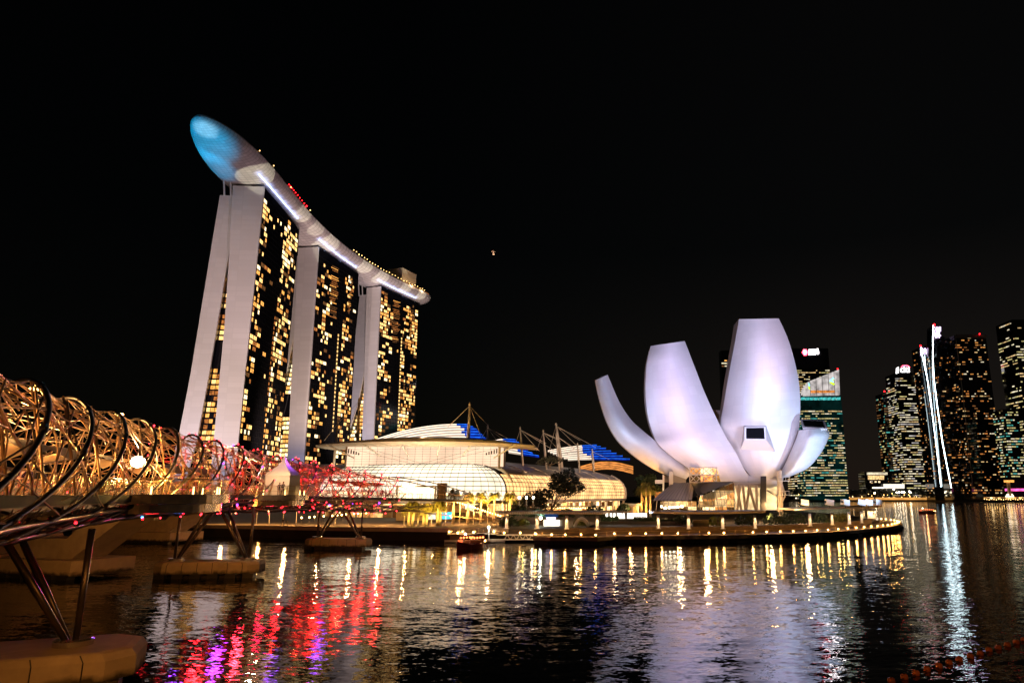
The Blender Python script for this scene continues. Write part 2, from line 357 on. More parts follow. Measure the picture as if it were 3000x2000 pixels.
# ------------------------------------------------------------------ mesh builder
class MB:
    def __init__(s):
        s.v, s.f, s.mi, s.uv = [], [], [], {}
    def add(s, vs, fs, mi=0):
        o = len(s.v)
        s.v += [Vector(v) for v in vs]
        for f in fs:
            s.f.append(tuple(i + o for i in f)); s.mi.append(mi)
        return o
    def quad(s, a, b, c, d, mi=0):
        s.add([a, b, c, d], [(0, 1, 2, 3)], mi)
    def box(s, c, size, rz=0.0, mi=0):
        x, y, z = size[0] / 2, size[1] / 2, size[2] / 2
        ca, sa = math.cos(rz), math.sin(rz)
        pts = []
        for dz in (-z, z):
            for dx, dy in ((-x, -y), (x, -y), (x, y), (-x, y)):
                pts.append((c[0] + dx * ca - dy * sa, c[1] + dx * sa + dy * ca, c[2] + dz))
        s.add(pts, [(3, 2, 1, 0), (4, 5, 6, 7), (0, 1, 5, 4), (1, 2, 6, 5), (2, 3, 7, 6), (3, 0, 4, 7)], mi)
    def hexa(s, lo, hi, mi=0):
        """lo, hi: four corners each, same winding"""
        s.add(list(lo) + list(hi), [(3, 2, 1, 0), (4, 5, 6, 7), (0, 1, 5, 4), (1, 2, 6, 5), (2, 3, 7, 6), (3, 0, 4, 7)], mi)
    def tube(s, pts, r, n=8, mi=0, caps=True):
        pts = [Vector(p) for p in pts]
        rs = r if isinstance(r, (list, tuple)) else [r] * len(pts)
        rings = []
        prev = None
        for i, p in enumerate(pts):
            t = (pts[min(i + 1, len(pts) - 1)] - pts[max(i - 1, 0)])
            if t.length < 1e-9: t = Vector((0, 0, 1))
            t.normalize()
            ref = prev if prev is not None else (Vector((0, 0, 1)) if abs(t.z) < 0.9 else Vector((1, 0, 0)))
            a = ref - t * ref.dot(t)
            if a.length < 1e-6: a = t.orthogonal()
            a.normalize(); prev = a
            b = t.cross(a)
            rings.append([p + (a * math.cos(2 * math.pi * k / n) + b * math.sin(2 * math.pi * k / n)) * rs[i] for k in range(n)])
        o = len(s.v)
        for rg in rings: s.v += rg
        for i in range(len(rings) - 1):
            for k in range(n):
                s.f.append((o + i * n + k, o + i * n + (k + 1) % n, o + (i + 1) * n + (k + 1) % n, o + (i + 1) * n + k)); s.mi.append(mi)
        if caps:
            s.f.append(tuple(o + k for k in reversed(range(n)))); s.mi.append(mi)
            s.f.append(tuple(o + (len(rings) - 1) * n + k for k in range(n))); s.mi.append(mi)
    def lathe(s, c, prof, n=16, mi=0):
        o = len(s.v)
        for r, z in prof:
            for k in range(n):
                a = 2 * math.pi * k / n
                s.v.append(Vector((c[0] + r * math.cos(a), c[1] + r * math.sin(a), c[2] + z)))
        for i in range(len(prof) - 1):
            for k in range(n):
                s.f.append((o + i * n + k, o + i * n + (k + 1) % n, o + (i + 1) * n + (k + 1) % n, o + (i + 1) * n + k)); s.mi.append(mi)
        s.f.append(tuple(o + k for k in reversed(range(n)))); s.mi.append(mi)
        s.f.append(tuple(o + (len(prof) - 1) * n + k for k in range(n))); s.mi.append(mi)
    def ball(s, c, r, n=8, mi=0, sz=1.0):
        m = max(4, n // 2)
        s.lathe(c, [(max(1e-3, r * math.sin(math.pi * i / m)), -r * sz * math.cos(math.pi * i / m)) for i in range(m + 1)], n, mi)
    def prism(s, poly, z0, z1, mi=0):
        n = len(poly)
        s.add([(p[0], p[1], z0) for p in poly] + [(p[0], p[1], z1) for p in poly],
              [tuple(reversed(range(n))), tuple(range(n, 2 * n))] + [(i, (i + 1) % n, n + (i + 1) % n, n + i) for i in range(n)], mi)
    def extrude(s, poly3, vec, mi=0):
        n = len(poly3); vec = Vector(vec)
        s.add([Vector(p) for p in poly3] + [Vector(p) + vec for p in poly3],
              [tuple(reversed(range(n))), tuple(range(n, 2 * n))] + [(i, (i + 1) % n, n + (i + 1) % n, n + i) for i in range(n)], mi)
    def loft(s, rows, mi=0, closed=False, uv=True, u0=0, u1=1):
        o = len(s.v); n = len(rows[0]); R_ = len(rows)
        for r in rows: s.v += [Vector(p) for p in r]
        for i in range(R_ - 1):
            for k in range(n if closed else n - 1):
                k2 = (k + 1) % n
                f = (o + i * n + k, o + i * n + k2, o + (i + 1) * n + k2, o + (i + 1) * n + k)
                if uv:
                    u_a, u_b = lerp(u0, u1, k / (n - 1)), lerp(u0, u1, (k + 1) / (n - 1))
                    v_a, v_b = i / (R_ - 1), (i + 1) / (R_ - 1)
                    s.uv[len(s.f)] = ((u_a, v_a), (u_b, v_a), (u_b, v_b), (u_a, v_b))
                s.f.append(f); s.mi.append(mi)
    def build(s, name, mats, parent=None, smooth=False, local=False):
        me = bpy.data.meshes.new(name)
        off = Vector((0, 0, 0))
        if parent is not None and not local:
            q = parent
            while q is not None:
                off += q.location; q = q.parent
        me.from_pydata([tuple(v - off) for v in s.v], [], s.f)
        if not isinstance(mats, (list, tuple)): mats = [mats]
        for m in mats: me.materials.append(m)
        if len(mats) > 1: me.polygons.foreach_set('material_index', s.mi)
        if s.uv:
            uvl = me.uv_layers.new(name='UVMap')
            for p in me.polygons:
                c = s.uv.get(p.index)
                if c:
                    for li, q in zip(p.loop_indices, c): uvl.data[li].uv = q
        if smooth: me.polygons.foreach_set('use_smooth', [True] * len(me.polygons))
        me.update()
        ob = bpy.data.objects.new(name, me)
        COL.objects.link(ob)
        if parent is not None: ob.parent = parent
        return ob

def tag(o, label=None, cat=None, group=None, kind=None):
    if label: o['label'] = label
    if cat: o['category'] = cat
    if group: o['group'] = group
    if kind: o['kind'] = kind
    return o
def empty(name, loc, label, cat, group=None, rz=0.0):
    o = bpy.data.objects.new(name, None)
    COL.objects.link(o)
    o.location = loc; o.rotation_euler = (0, 0, rz)
    o.empty_display_size = 0.5
    return tag(o, label, cat, group)
def dup(root, loc, rz=0.0, label=None, scale=None):
    r = root.copy(); COL.objects.link(r)
    r.location = loc; r.rotation_euler = (0, 0, rz)
    if scale: r.scale = (scale,) * 3
    if label: r['label'] = label
    for ch in root.children:
        c = ch.copy(); COL.objects.link(c); c.parent = r
        for g in ch.children:
            d = g.copy(); COL.objects.link(d); d.parent = c
    return r
def many(name, items, parent, limit=100, key=None):
    """items: MB-building callables with (fn, mat, where). The nearest become parts, the rest one part."""
    items = sorted(items, key=lambda it: (Vector(it[2]) - cam.location).length)
    for fn, mat, w in items[:limit]:
        b = MB(); fn(b, 0); b.build(name, mat, parent)
    rest = items[limit:]
    if rest:
        mats = []
        b = MB()
        for fn, mat, w in rest:
            if mat not in mats: mats.append(mat)
            fn(b, mats.index(mat))
        tag(b.build(name, mats, parent), kind='stuff')
def light(kind, loc, energy, col, target=None, size=0.3, angle=40, blend=0.5, name='lamp', parent=None):
    d = bpy.data.lights.new(name, kind)
    d.energy, d.color = energy, col
    d.shadow_soft_size = size
    o = bpy.data.objects.new(name, d)
    COL.objects.link(o)
    o.location = loc
    if kind == 'SPOT':
        d.spot_size, d.spot_blend = R(angle), blend
    if target is not None:
        o.rotation_euler = (Vector(target) - Vector(loc)).to_track_quat('-Z', 'Y').to_euler()
    return o

# ------------------------------------------------------------------ setting: water, land, boardwalk, far shore
b = MB()
b.quad((-4000, -60, 0), (4000, -60, 0), (4000, 9000, 0), (-4000, 9000, 0))
tag(b.build('water', M['water']), 'dark rippled bay water reflecting the city lights', kind='structure')
b = MB()
b.quad((-4000, -60, -6), (4000, -60, -6), (4000, 9000, -6), (-4000, 9000, -6))
tag(b.build('seabed', M['soil']), kind='structure')

LAMP_PX = [(1340, 1560), (1387, 1558), (1477, 1560), (1524, 1561), (1570, 1563), (1616, 1565), (1656, 1565), (1702, 1565), (1745, 1566), (1800, 1562), (1846, 1562),
           (1892, 1562), (1939, 1561), (1986, 1561), (2077, 1560), (2121, 1560), (2206, 1558), (2246, 1557), (2286, 1556), (2324, 1555),
           (2360, 1554), (2394, 1552), (2426, 1551), (2456, 1549), (2484, 1547), (2509, 1545), (2532, 1543), (2553, 1541), (2571, 1540),
           (2587, 1538), (2601, 1537), (2613, 1535), (2621, 1533), (2628, 1531), (2633, 1529), (2634, 1527), (2628, 1525), (2620, 1523),
           (2610, 1522), (2595, 1520), (2582, 1519)]
LAMPS = [G(x, y, 1.95) for x, y in LAMP_PX]
EDGE = []
for i, p in enumerate(LAMPS[4:]):
    a = LAMPS[4:][max(0, i - 1)]; c = LAMPS[4:][min(len(LAMPS) - 5, i + 1)]
    t = (c - a); n = Vector((t.y, -t.x, 0)).normalized()
    EDGE.append(Vector((p.x, p.y, 0)) + n * 0.9)
def inset(line, d):
    out = []
    for i, p in enumerate(line):
        t = line[min(i + 1, len(line) - 1)] - line[max(i - 1, 0)]
        n = Vector((-t.y, t.x, 0)).normalized()
        out.append(p + n * d)
    return out
E_END = [Vector((102, 262, 0)), Vector((103, 330, 0)), Vector((92, 430, 0)), Vector((60, 600, 0)), Vector((10, 760, 0)), Vector((-500, 800, 0))]
# low boardwalk, with a fascia and dark piles below it
bw = [Vector((p.x, p.y, 0)) for p in EDGE] + [Vector((104, 262, 0)), Vector((80, 262, 0))] + list(reversed(inset(EDGE, 9.0)))
b = MB()
n = len(EDGE); inn = inset(EDGE, 9.0)
for i in range(n - 1):
    b.hexa([(*EDGE[i][:2], 0.75), (*EDGE[i + 1][:2], 0.75), (*inn[i + 1][:2], 0.75), (*inn[i][:2], 0.75)],
           [(*EDGE[i][:2], 1.5), (*EDGE[i + 1][:2], 1.5), (*inn[i + 1][:2], 1.5), (*inn[i][:2], 1.5)])
tag(b.build('boardwalk', M['timber']), 'low timber boardwalk curving along the water below the white petals', kind='structure')
b = MB()
for i in range(n - 1):
    q = inset(EDGE, 0.5)
    b.hexa([(*q[i][:2], -3), (*q[i + 1][:2], -3), (*inn[i + 1][:2], -3), (*inn[i][:2], -3)],
           [(*q[i][:2], 0.746), (*q[i + 1][:2], 0.746), (*inn[i + 1][:2], 0.746), (*inn[i][:2], 0.746)])
L_ = 0.0
for i in range(n - 1):
    L_ += (EDGE[i + 1] - EDGE[i]).length
    if L_ > 6.5:
        L_ = 0
        p = inset(EDGE, 0.25)[i]
        b.box((p.x, p.y, -1.0), (0.9, 0.9, 3.2))
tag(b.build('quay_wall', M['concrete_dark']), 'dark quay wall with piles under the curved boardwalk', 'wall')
# raised ground behind the boardwalk and along the left bank
bank = [(-420, 330), (-160, 215), tuple(G(560, 1537, 2.6)[:2]), tuple(G(760, 1540, 2.6)[:2]), tuple(G(1000, 1545, 2.6)[:2]), tuple(G(1308, 1548, 2.6)[:2]), tuple(G(1490, 1549, 2.6)[:2])]
inn2 = inset(EDGE, 8.6)
land = [Vector((x, y, 0)) for x, y in bank] + [Vector((p.x, p.y, 0)) for p in inn2] + [Vector((95, 262, 0)), Vector((95, 330, 0)), Vector((84, 430, 0)), Vector((52, 600, 0)), Vector((10, 760, 0)), Vector((-700, 900, 0)), Vector((-700, 400, 0))]
b = MB()
b.prism([(p.x, p.y) for p in land], -3, 2.6)
tag(b.build('ground', M['paving']), 'paved waterfront plaza in front of the glass mall', kind='structure')
b = MB()  # dark skin added so the lamplit bank face stays near black
for (x0, y0), (x1, y1) in zip(bank[1:], bank[2:]):
    t = Vector((x1 - x0, y1 - y0, 0)); nn = Vector((t.y, -t.x, 0)).normalized()
    a, c = Vector((x0, y0, 0)), Vector((x1, y1, 0))
    b.hexa([a + nn * .3 + Vector((0, 0, -3)), c + nn * .3 + Vector((0, 0, -3)), c + nn * .02 + Vector((0, 0, -3)), a + nn * .02 + Vector((0, 0, -3))],
           [a + nn * .3 + Vector((0, 0, 1.896)), c + nn * .3 + Vector((0, 0, 1.896)), c + nn * .02 + Vector((0, 0, 1.896)), a + nn * .02 + Vector((0, 0, 1.896))])
tag(b.build('bank_wall', M['concrete_dark']), 'dark bank wall above the water, left of the jetty', 'wall')
b = MB()                                               # stone edge along the left bank
for (x0, y0), (x1, y1) in zip(bank[1:], bank[2:]):
    t = Vector((x1 - x0, y1 - y0, 0)); nn = Vector((t.y, -t.x, 0)).normalized()
    a, c = Vector((x0, y0, 0)), Vector((x1, y1, 0))
    b.hexa([a + nn * .35 + Vector((0, 0, 1.9)), c + nn * .35 + Vector((0, 0, 1.9)), c - nn * .8 + Vector((0, 0, 1.9)), a - nn * .8 + Vector((0, 0, 1.9))],
           [a + nn * .35 + Vector((0, 0, 2.75)), c + nn * .35 + Vector((0, 0, 2.75)), c - nn * .8 + Vector((0, 0, 2.75)), a - nn * .8 + Vector((0, 0, 2.75))])
tag(b.build('kerb', M['concrete']), kind='structure')
b = MB()                                               # far shore
b.prism([(60, 1075), (330, 1062), (700, 1055), (1500, 1040), (2200, 1500), (2200, 2400), (-900, 2400), (-900, 1500)], -3, 2.2)
tag(b.build('far_shore_ground', M['soil']), kind='structure')
b = MB()                                               # promenade edge on the far shore, its lamplight put in as emission
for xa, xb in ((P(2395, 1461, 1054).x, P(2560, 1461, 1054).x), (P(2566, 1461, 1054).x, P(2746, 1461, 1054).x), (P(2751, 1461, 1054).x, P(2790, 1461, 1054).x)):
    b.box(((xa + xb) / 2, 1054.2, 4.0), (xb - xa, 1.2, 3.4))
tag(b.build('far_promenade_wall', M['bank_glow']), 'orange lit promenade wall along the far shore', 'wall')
# ------------------------------------------------------------------ hotel: three towers under one long roof deck
ZT = 199.0
def hotel_tower(corner, heading, length, west, east, gap, lit, label, dens, stripes, near_idx):
    """corner: near bay-side corner on plan; west/east: [(z, a_left, a_right)], a measured across from the corner"""
    root = empty('hotel_tower', (corner[0], corner[1], 2.6), label, 'hotel tower', 'hotel towers carrying the long roof deck')
    d = Vector((math.sin(heading), math.cos(heading), 0)); a = Vector((math.cos(heading), -math.sin(heading), 0))
    C0 = Vector((corner[0], corner[1], 0))
    def pt(av, y, z): return C0 + a * av + d * y + Vector((0, 0, z))
    def slab(name, prof, yo, L):
        zs = [p[0] for p in prof]
        fz = [zs[0] + (zs[-1] - zs[0]) * i / 44 for i in range(45)]
        l = lambda z: interp([(p[0], p[1]) for p in prof], z)
        r = lambda z: interp([(p[0], p[2]) for p in prof], z)
        b = MB()                                       # dark glazed body
        b.loft([[pt(l(z), yo + 1.2, z), pt(r(z), yo + 1.2, z), pt(r(z), yo + L, z), pt(l(z), yo + L, z), pt(l(z), yo + 1.2, z)] for z in fz], uv=False)
        zt = fz[-1]
        b.quad(pt(l(zt), yo + 1.2, zt), pt(r(zt), yo + 1.2, zt), pt(r(zt), yo + L, zt), pt(l(zt), yo + L, zt))
        b.build(name, M['black_glass'], root)
        b = MB()                                       # pale end wall, a little proud of the glass on both sides
        rows = []
        for z in fz:
            rows.append([pt(l(z) - .4, yo + 1.19, z), pt(l(z) - .4, yo, z), pt(r(z) + .35, yo, z), pt(r(z) + .35, yo + 1.19, z), pt(l(z) - .4, yo + 1.19, z)])
        b.loft(rows)
        b.quad(pt(l(zt) - .4, yo, zt), pt(r(zt) + .35, yo, zt), pt(r(zt) + .35, yo + 1.19, zt), pt(l(zt) - .4, yo + 1.19, zt))
        b.build('end_wall', M['cladding'], root)
        b = MB()
        for i in range(0, int((zt - 8) / 6.6)):        # floor edges on the outer side
            z = 8 + i * 6.6
            b.box(pt(l(z) - .45, yo + L / 2, z), (0.5, L - 3, 0.35), -heading)
        return l, r
    wl, wr = slab('bay_side_slab', west, 0, length)
    el, er = slab('garden_side_slab', east, 3.0, length)
    # bay-side facade: mullions and floor edges
    b = MB()
    ncol = 12
    x0 = 1.6; cw = (length - 3.2) / ncol
    for k in range(0, 2 * ncol + 1):
        b.tube([pt(wr(z) + .12, x0 + k * cw / 2, z) for z in (10, 60, 120, 190)], 0.12, 4)
    fh = 3.36
    nfl = 55
    for i in range(nfl):
        z = 11 + i * fh
        b.box(pt(wr(z) + .05, length / 2, z), (0.3, length - 2, 0.28), -heading)
    b.build('facade_grid', M['facade_line'], root)
    # lit rooms
    r_ = random.Random(near_idx * 11 + 3)
    items = []
    run = [0.0] * (ncol + 1)
    field = {}
    for i in range(nfl):
        z = 11 + i * fh
        for k in range(ncol):
            c = (k + .5) / ncol
            base = interp(dens, c)
            if (i // 5, k // 2) not in field: field[(i // 5, k // 2)] = r_.choice([.35, .7, 1.0, 1.25, 1.5, 1.7])
            p = base * field[(i // 5, k // 2)]
            if z > 188: p *= .25
            if r_.random() < p:
                mat = M[r_.choice(['win_a', 'win_a', 'win_b', 'win_b', 'win_b', 'win_d', 'win_c'])]
            elif r_.random() < base * .35: mat = M['win_dim']
            else: continue
            y = x0 + k * cw
            f0, f1 = r_.choice([(0.08, 0.92), (0.08, 0.92), (0.08, 0.92), (0.08, 0.46), (0.54, 0.92)])
            def fn(bb, mi, y=y, z=z, f0=f0, f1=f1):
                zt_ = z + fh * .86; zb = z + fh * .14
                bb.quad(pt(wr(zb) + .13, y + cw * f0, zb), pt(wr(zb) + .13, y + cw * f1, zb), pt(wr(zt_) + .13, y + cw * f1, zt_), pt(wr(zt_) + .13, y + cw * f0, zt_), mi)
            items.append((fn, mat, pt(0, y, z)))
    for (k0, i0, i1, mat) in stripes:                  # lift-lobby lines of small lights
        for i in range(i0, i1):
            z = 11 + i * fh; y = x0 + k0 * cw
            def fn(bb, mi, y=y, z=z):
                bb.quad(pt(wr(z) + .13, y, z + .6), pt(wr(z) + .13, y + 1.5, z + .6), pt(wr(z) + .13, y + 1.5, z + 2.6), pt(wr(z) + .13, y, z + 2.6), mi)
            items.append((fn, M[mat], pt(0, y, z)))
    if near_idx:
        for c0, c1, i0, i1 in ((3.6, 6.2, 41, 54), (9.2, 10.8, 44, 54)):
            for i in range(i0 * 2, i1 * 2):
                z = 11 + i * fh / 2
                if r_.random() < .22: continue
                ya = x0 + (c0 + r_.uniform(0, .5)) * cw; yb = x0 + (c1 - r_.uniform(0, .9)) * cw
                def fn(bb, mi, ya=ya, yb=yb, z=z):
                    bb.quad(pt(wr(z) + .14, ya, z), pt(wr(z) + .14, yb, z + .9), pt(wr(z) + .14, yb, z + 1.5), pt(wr(z) + .14, ya, z + .6), mi)
                items.append((fn, M[r_.choice(['win_c', 'win_c', 'win_a', 'win_dim'])], pt(0, 300, z)))
    # rooms seen in the gap between the two slabs
    b = MB()
    gz = [gap[0] + (gap[1] - gap[0]) * i / 24 for i in range(25)]
    b.loft([[pt(er(z) - 2, 8, z), pt(wl(z) + 2, 8, z)] for z in gz], uv=False)
    b.build('atrium_wall', M['black_glass'], root)
    z = gap[0] + 1.5
    while z < gap[1] - 2:
        g0, g1 = er(z) + .3, wl(z) - .3
        w = g1 - g0
        if w > .8:
            nc = max(1, int(w / 2.3))
            for k in range(nc):
                if r_.random() < lit(z):
                    ya, yb = g0 + w * k / nc + .2, g0 + w * (k + 1) / nc - .15
                    mat = M[r_.choice(['win_a', 'win_a', 'win_b', 'win_c'])] if near_idx == 0 else M[r_.choice(['win_b', 'win_d', 'win_a'])]
                    def fn(bb, mi, ya=ya, yb=yb, z=z):
                        bb.quad(pt(ya, 7.8, z), pt(yb, 7.8, z), pt(yb, 7.8, z + 2.3), pt(ya, 7.8, z + 2.3), mi)
                    items.append((fn, mat, pt(ya, -40, z)))
        z += fh
    many('window', items, root, 100)
    # columns and a low glazed floor that carry the roof deck
    for y in (1, 14, 40, length - 4):
        for av in (-19.5, -23.5) if y == 1 else (-4,):
            b = MB()
            b.tube([pt(av, y, 192), pt(av + (2 if av > -10 else -2), y, 206)], 0.55, 8)
            b.build('roof_column', M['white_paint'], root)
    b = MB()
    b.box(pt(-11, length / 2 + 2, 200.6), (15, length - 10, 3.0), -heading)
    b.build('top_floor', M['black_glass'], root)
    return pt, wr
T3W = [(2.6, -10.6, 2.0), (37, -11.5, 1.5), (110, -13.3, .7), (155, -15.6, .4), (199, -18.3, 0)]
T3E = [(2.6, -38, -28.5), (20, -35.2, -26), (43, -32.7, -23), (80, -30.5, -20.8), (142, -28.5, -18.4), (193.5, -26.8, -16)]
T2E = [(2.6, -52, -42), (30, -44, -33), (60, -36.5, -25), (76, -33.5, -22), (105, -30.5, -18), (136, -28, -15), (193.5, -26.8, -16)]
T1E = [(2.6, -54, -44), (30, -47, -37), (60, -39, -27), (90, -33, -18), (119, -28, -13.5), (150, -25.5, -13), (193.5, -24, -12)]
T2W = [(2.6, -7.5, 4.6), (37, -8.4, 4.0), (110, -12, 2.2), (199, -16.2, 0)]
T1W = [(2.6, -5.5, 5), (50, -7, 3.8), (110, -10, 2.2), (199, -14.6, 0)]
hotel_tower((-207.5, 400), -0.085, 68, T3W, T3E, (6, 158), lambda z: .12 if 84 < z < 100 else .8,
            'nearest and tallest looking hotel tower with amber lit windows and leaning pale end walls', [(0, .5), (.14, .42), (.25, .06), (.5, .02), (.58, .05), (.62, .6), (.97, .68), (1, .6)],
            [(6.6, 18, 34, 'win_c'), (6.6, 2, 16, 'win_a')], 0)
hotel_tower((-215.6, 507.6), 0.137, 68, T2W, T2E, (6, 132), lambda z: 0 if 66 < z < 82 else .95,
            'middle of the three leaning hotel towers, beneath the waist of the roof deck', [(0, .42), (.3, .38), (.38, .1), (.5, .02), (.62, .03), (.67, .5), (.9, .45), (1, .12)],
            [(6.8, 14, 38, 'win_b')], 1)
hotel_tower((-198.5, 612), 0.315, 66, T1W, T1E, (6, 115), lambda z: 0 if 46 < z < 56 else .8,
            'farthest hotel tower, behind the white mall roof at the stern of the deck', [(0, .45), (.28, .4), (.36, .04), (.5, .02), (.58, .05), (.62, .6), (.95, .66), (1, .6)],
            [(6.7, 8, 44, 'win_b')], 2)
# latticed amber crowns below the deck on the two farther towers
# ---- roof deck: a long boat hull carried by the towers
SP = [(-214.5, 338), (-216.0, 360), (-218.3, 385), (-220.3, 410), (-222.3, 434), (-224.6, 470), (-224.6, 505), (-222.4, 540), (-217.5, 575), (-210.0, 608), (-200.0, 640), (-189.5, 668), (-180.5, 690)]
def sp_at(t):
    f = t * (len(SP) - 1); i = min(int(f), len(SP) - 2); f -= i
    p = [Vector((*SP[max(0, min(len(SP) - 1, j))], 0)) for j in (i - 1, i, i + 1, i + 2)]
    q = 0.5 * ((2 * p[1]) + (p[2] - p[0]) * f + (2 * p[0] - 5 * p[1] + 4 * p[2] - p[3]) * f * f + (3 * p[1] - p[0] - 3 * p[2] + p[3]) * f ** 3)
    return q
NS = 96
ts = [(i / NS) ** 1.25 for i in range(NS + 1)]
pts = [sp_at(t) for t in ts]
acc = [0.0]
for i in range(NS): acc.append(acc[-1] + (pts[i + 1] - pts[i]).length)
LT = acc[-1]
ZR, WM = 209.5, 18.5
rows, deck = [], []
for i in range(NS + 1):
    tan = (pts[min(i + 1, NS)] - pts[max(i - 1, 0)]).normalized()
    aa = Vector((tan.y, -tan.x, 0))
    s = acc[i]
    w = WM * math.sqrt(max(0.0004, 1 - max(0, (66 - s) / 66) ** 2.1))
    e = LT - s
    if e < 30: w *= (0.62 + 0.38 * math.sqrt(1 - ((30 - e) / 30) ** 2)) if e > 0.5 else 0.62
    dep = 9.0 * (w / WM) ** 0.75
    rise = 1.6 * max(0, (60 - s) / 60) ** 2
    row = []
    for k in range(17):
        th = -90 + 180 * k / 16
        row.append(pts[i] + aa * (w * math.sin(R(th))) + Vector((0, 0, ZR + rise - dep * math.cos(R(th)) ** 0.75)))
    rows.append(row)
    deck.append([row[0] + Vector((0, 0, .02)), row[0] + Vector((0, 0, 1.0)) + aa * .5, row[-1] + Vector((0, 0, 1.0)) - aa * .5, row[-1] + Vector((0, 0, .02))])
park = empty('roof_deck', (-222, 434, 200), 'long boat shaped roof deck resting across the three hotel towers, blue lit at its bow', 'roof deck')
b = MB(); b.loft(rows)
b.add(rows[-1], [tuple(range(17))])
b.build('deck_hull', M['hull'], park, smooth=True)
b = MB(); b.loft(deck, uv=False); b.build('deck_rim', M['roof_metal'], park)
def on_hull(s, side, lift=0.0, frac=1.0):
    """a point on the rim (frac 1) or under the hull at distance s from the bow"""
    j = min(range(NS + 1), key=lambda q: abs(acc[q] - s))
    k = int(round(8 + side * 8 * frac))
    return rows[j][k] + Vector((0, 0, lift))
# cool white light lines under the hull above each facade
for s0, s1 in ((50, 118), (162, 230), (272, 334)):
    b = MB()
    b.tube([on_hull(s, 1, -.7, .52) for s in [s0 + (s1 - s0) * q / 12 for q in range(13)]], 0.42, 6)
    b.build('light_strip', M['strip_ice'], park)
for s0, s1 in ((50, 118), (162, 230), (272, 334)):
    for q in range(9):
        s = s0 + (s1 - s0) * q / 8
        light('SPOT', on_hull(s, 1, -2.6, .50) + Vector((1.2, -.6, 0)), 300, (0.42, 0.52, 1.0), on_hull(s, 1, 0, .50), .3, 125, 1, 'hull_strip_glow')
# red aviation lights along the rim
items = []
for s in [2] + [84 + q * 2.9 for q in range(11)] + [120]:
    def fn(bb, mi, s=s): bb.ball(on_hull(s, 0.99 if s > 5 else 0, 1.9), .36 if s < 119 else .6, 6, mi)
    items.append((fn, M['led_red'], on_hull(s, 1)))
many('aviation_light', items, park)
items = []
rr = random.Random(5)
for s in [40, 58, 90, 128] + [215 + q * 4.2 for q in range(31)]:
    def fn(bb, mi, s=s, j=rr.uniform(.6, 1.6)): bb.ball(on_hull(s, 1, 1.3) + Vector((-.8, 0, j)), .34, 5, mi)
    items.append((fn, M['lamp_soft'], on_hull(s, 1)))
many('deck_light', items, park)
b = MB()
c = (on_hull(112, 1, 0) + on_hull(112, -1, 0)) / 2
b.box((c.x + 6, c.y, ZR + 6), (10, 26, 11), 0.0); b.box((c.x + 6, c.y + 2, ZR + 12), (8, 18, 1.4), 0.0)
b.build('roof_plant_room', M['dark'], park)
b = MB()
c = (on_hull(322, 1, 0) + on_hull(322, -1, 0)) / 2
b.box((c.x, c.y, ZR + 12), (20, 24, 11), -0.33); b.box((c.x, c.y, ZR + 3.2), (13, 18, 6.5), -0.33); b.box((c.x, c.y, ZR + 17.8), (20.6, 24.6, .7), -0.33)
b.build('roof_pavilion', M['cream'], park)
b = MB()
q0, q1 = on_hull(296, 1, 1.2), on_hull(350, 1, 1.2)
for s in range(300, 350, 5):
    p0, p1 = on_hull(s, .9, 1.3), on_hull(s + 4, .9, 1.3)
    b.hexa([p0, p1, p1 + Vector((-6, 2, 0)), p0 + Vector((-6, 2, 0))], [p + Vector((0, 0, 2.2)) for p in (p0, p1, p1 + Vector((-6, 2, 0)), p0 + Vector((-6, 2, 0)))])
b.build('rooftop_bar', M['crown_amber'], park)
b = MB()
pp = on_hull(360, .9, .5); b.ball(pp + Vector((0, 0, .4)), .9, 6)
b.build('stern_light', M['led_red'], park)

# flood and projection lamps for the towers and the hull
LIL = (1.0, 0.80, 0.76)
light('SPOT', (-196, 262, 6), 8.0e5, (1.0, 0.74, 0.68), (-222, 402, 92), 2, 50, .5, 'tower_floodlight')
light('SPOT', (-205, 372, 4), 2.5e4, (0.72, 0.70, 1.0), (-218, 400, 30), 1, 70, 1, 'tower_floodlight')
light('SPOT', (-238, 374, 4), 3e4, (0.66, 0.66, 1.0), (-238, 402, 42), 1, 60, 1, 'tower_floodlight')
light('SPOT', (-176, 405, 6), 5.2e5, (1.0, 0.72, 0.62), (-224, 508, 120), 2, 62, .8, 'tower_floodlight')
light('SPOT', (-150, 500, 6), 5.8e5, (1.0, 0.77, 0.72), (-208, 613, 120), 2, 62, .8, 'tower_floodlight')
light('SPOT', (-222, 575, 5), 1.0e5, (0.55, 0.58, 1.0), (-216, 612, 70), 1, 60, 1, 'tower_floodlight')
light('SPOT', (-208, 485, 4), 4e4, (0.66, 0.62, 1.0), (-214, 508, 30), 1, 70, 1, 'tower_floodlight')
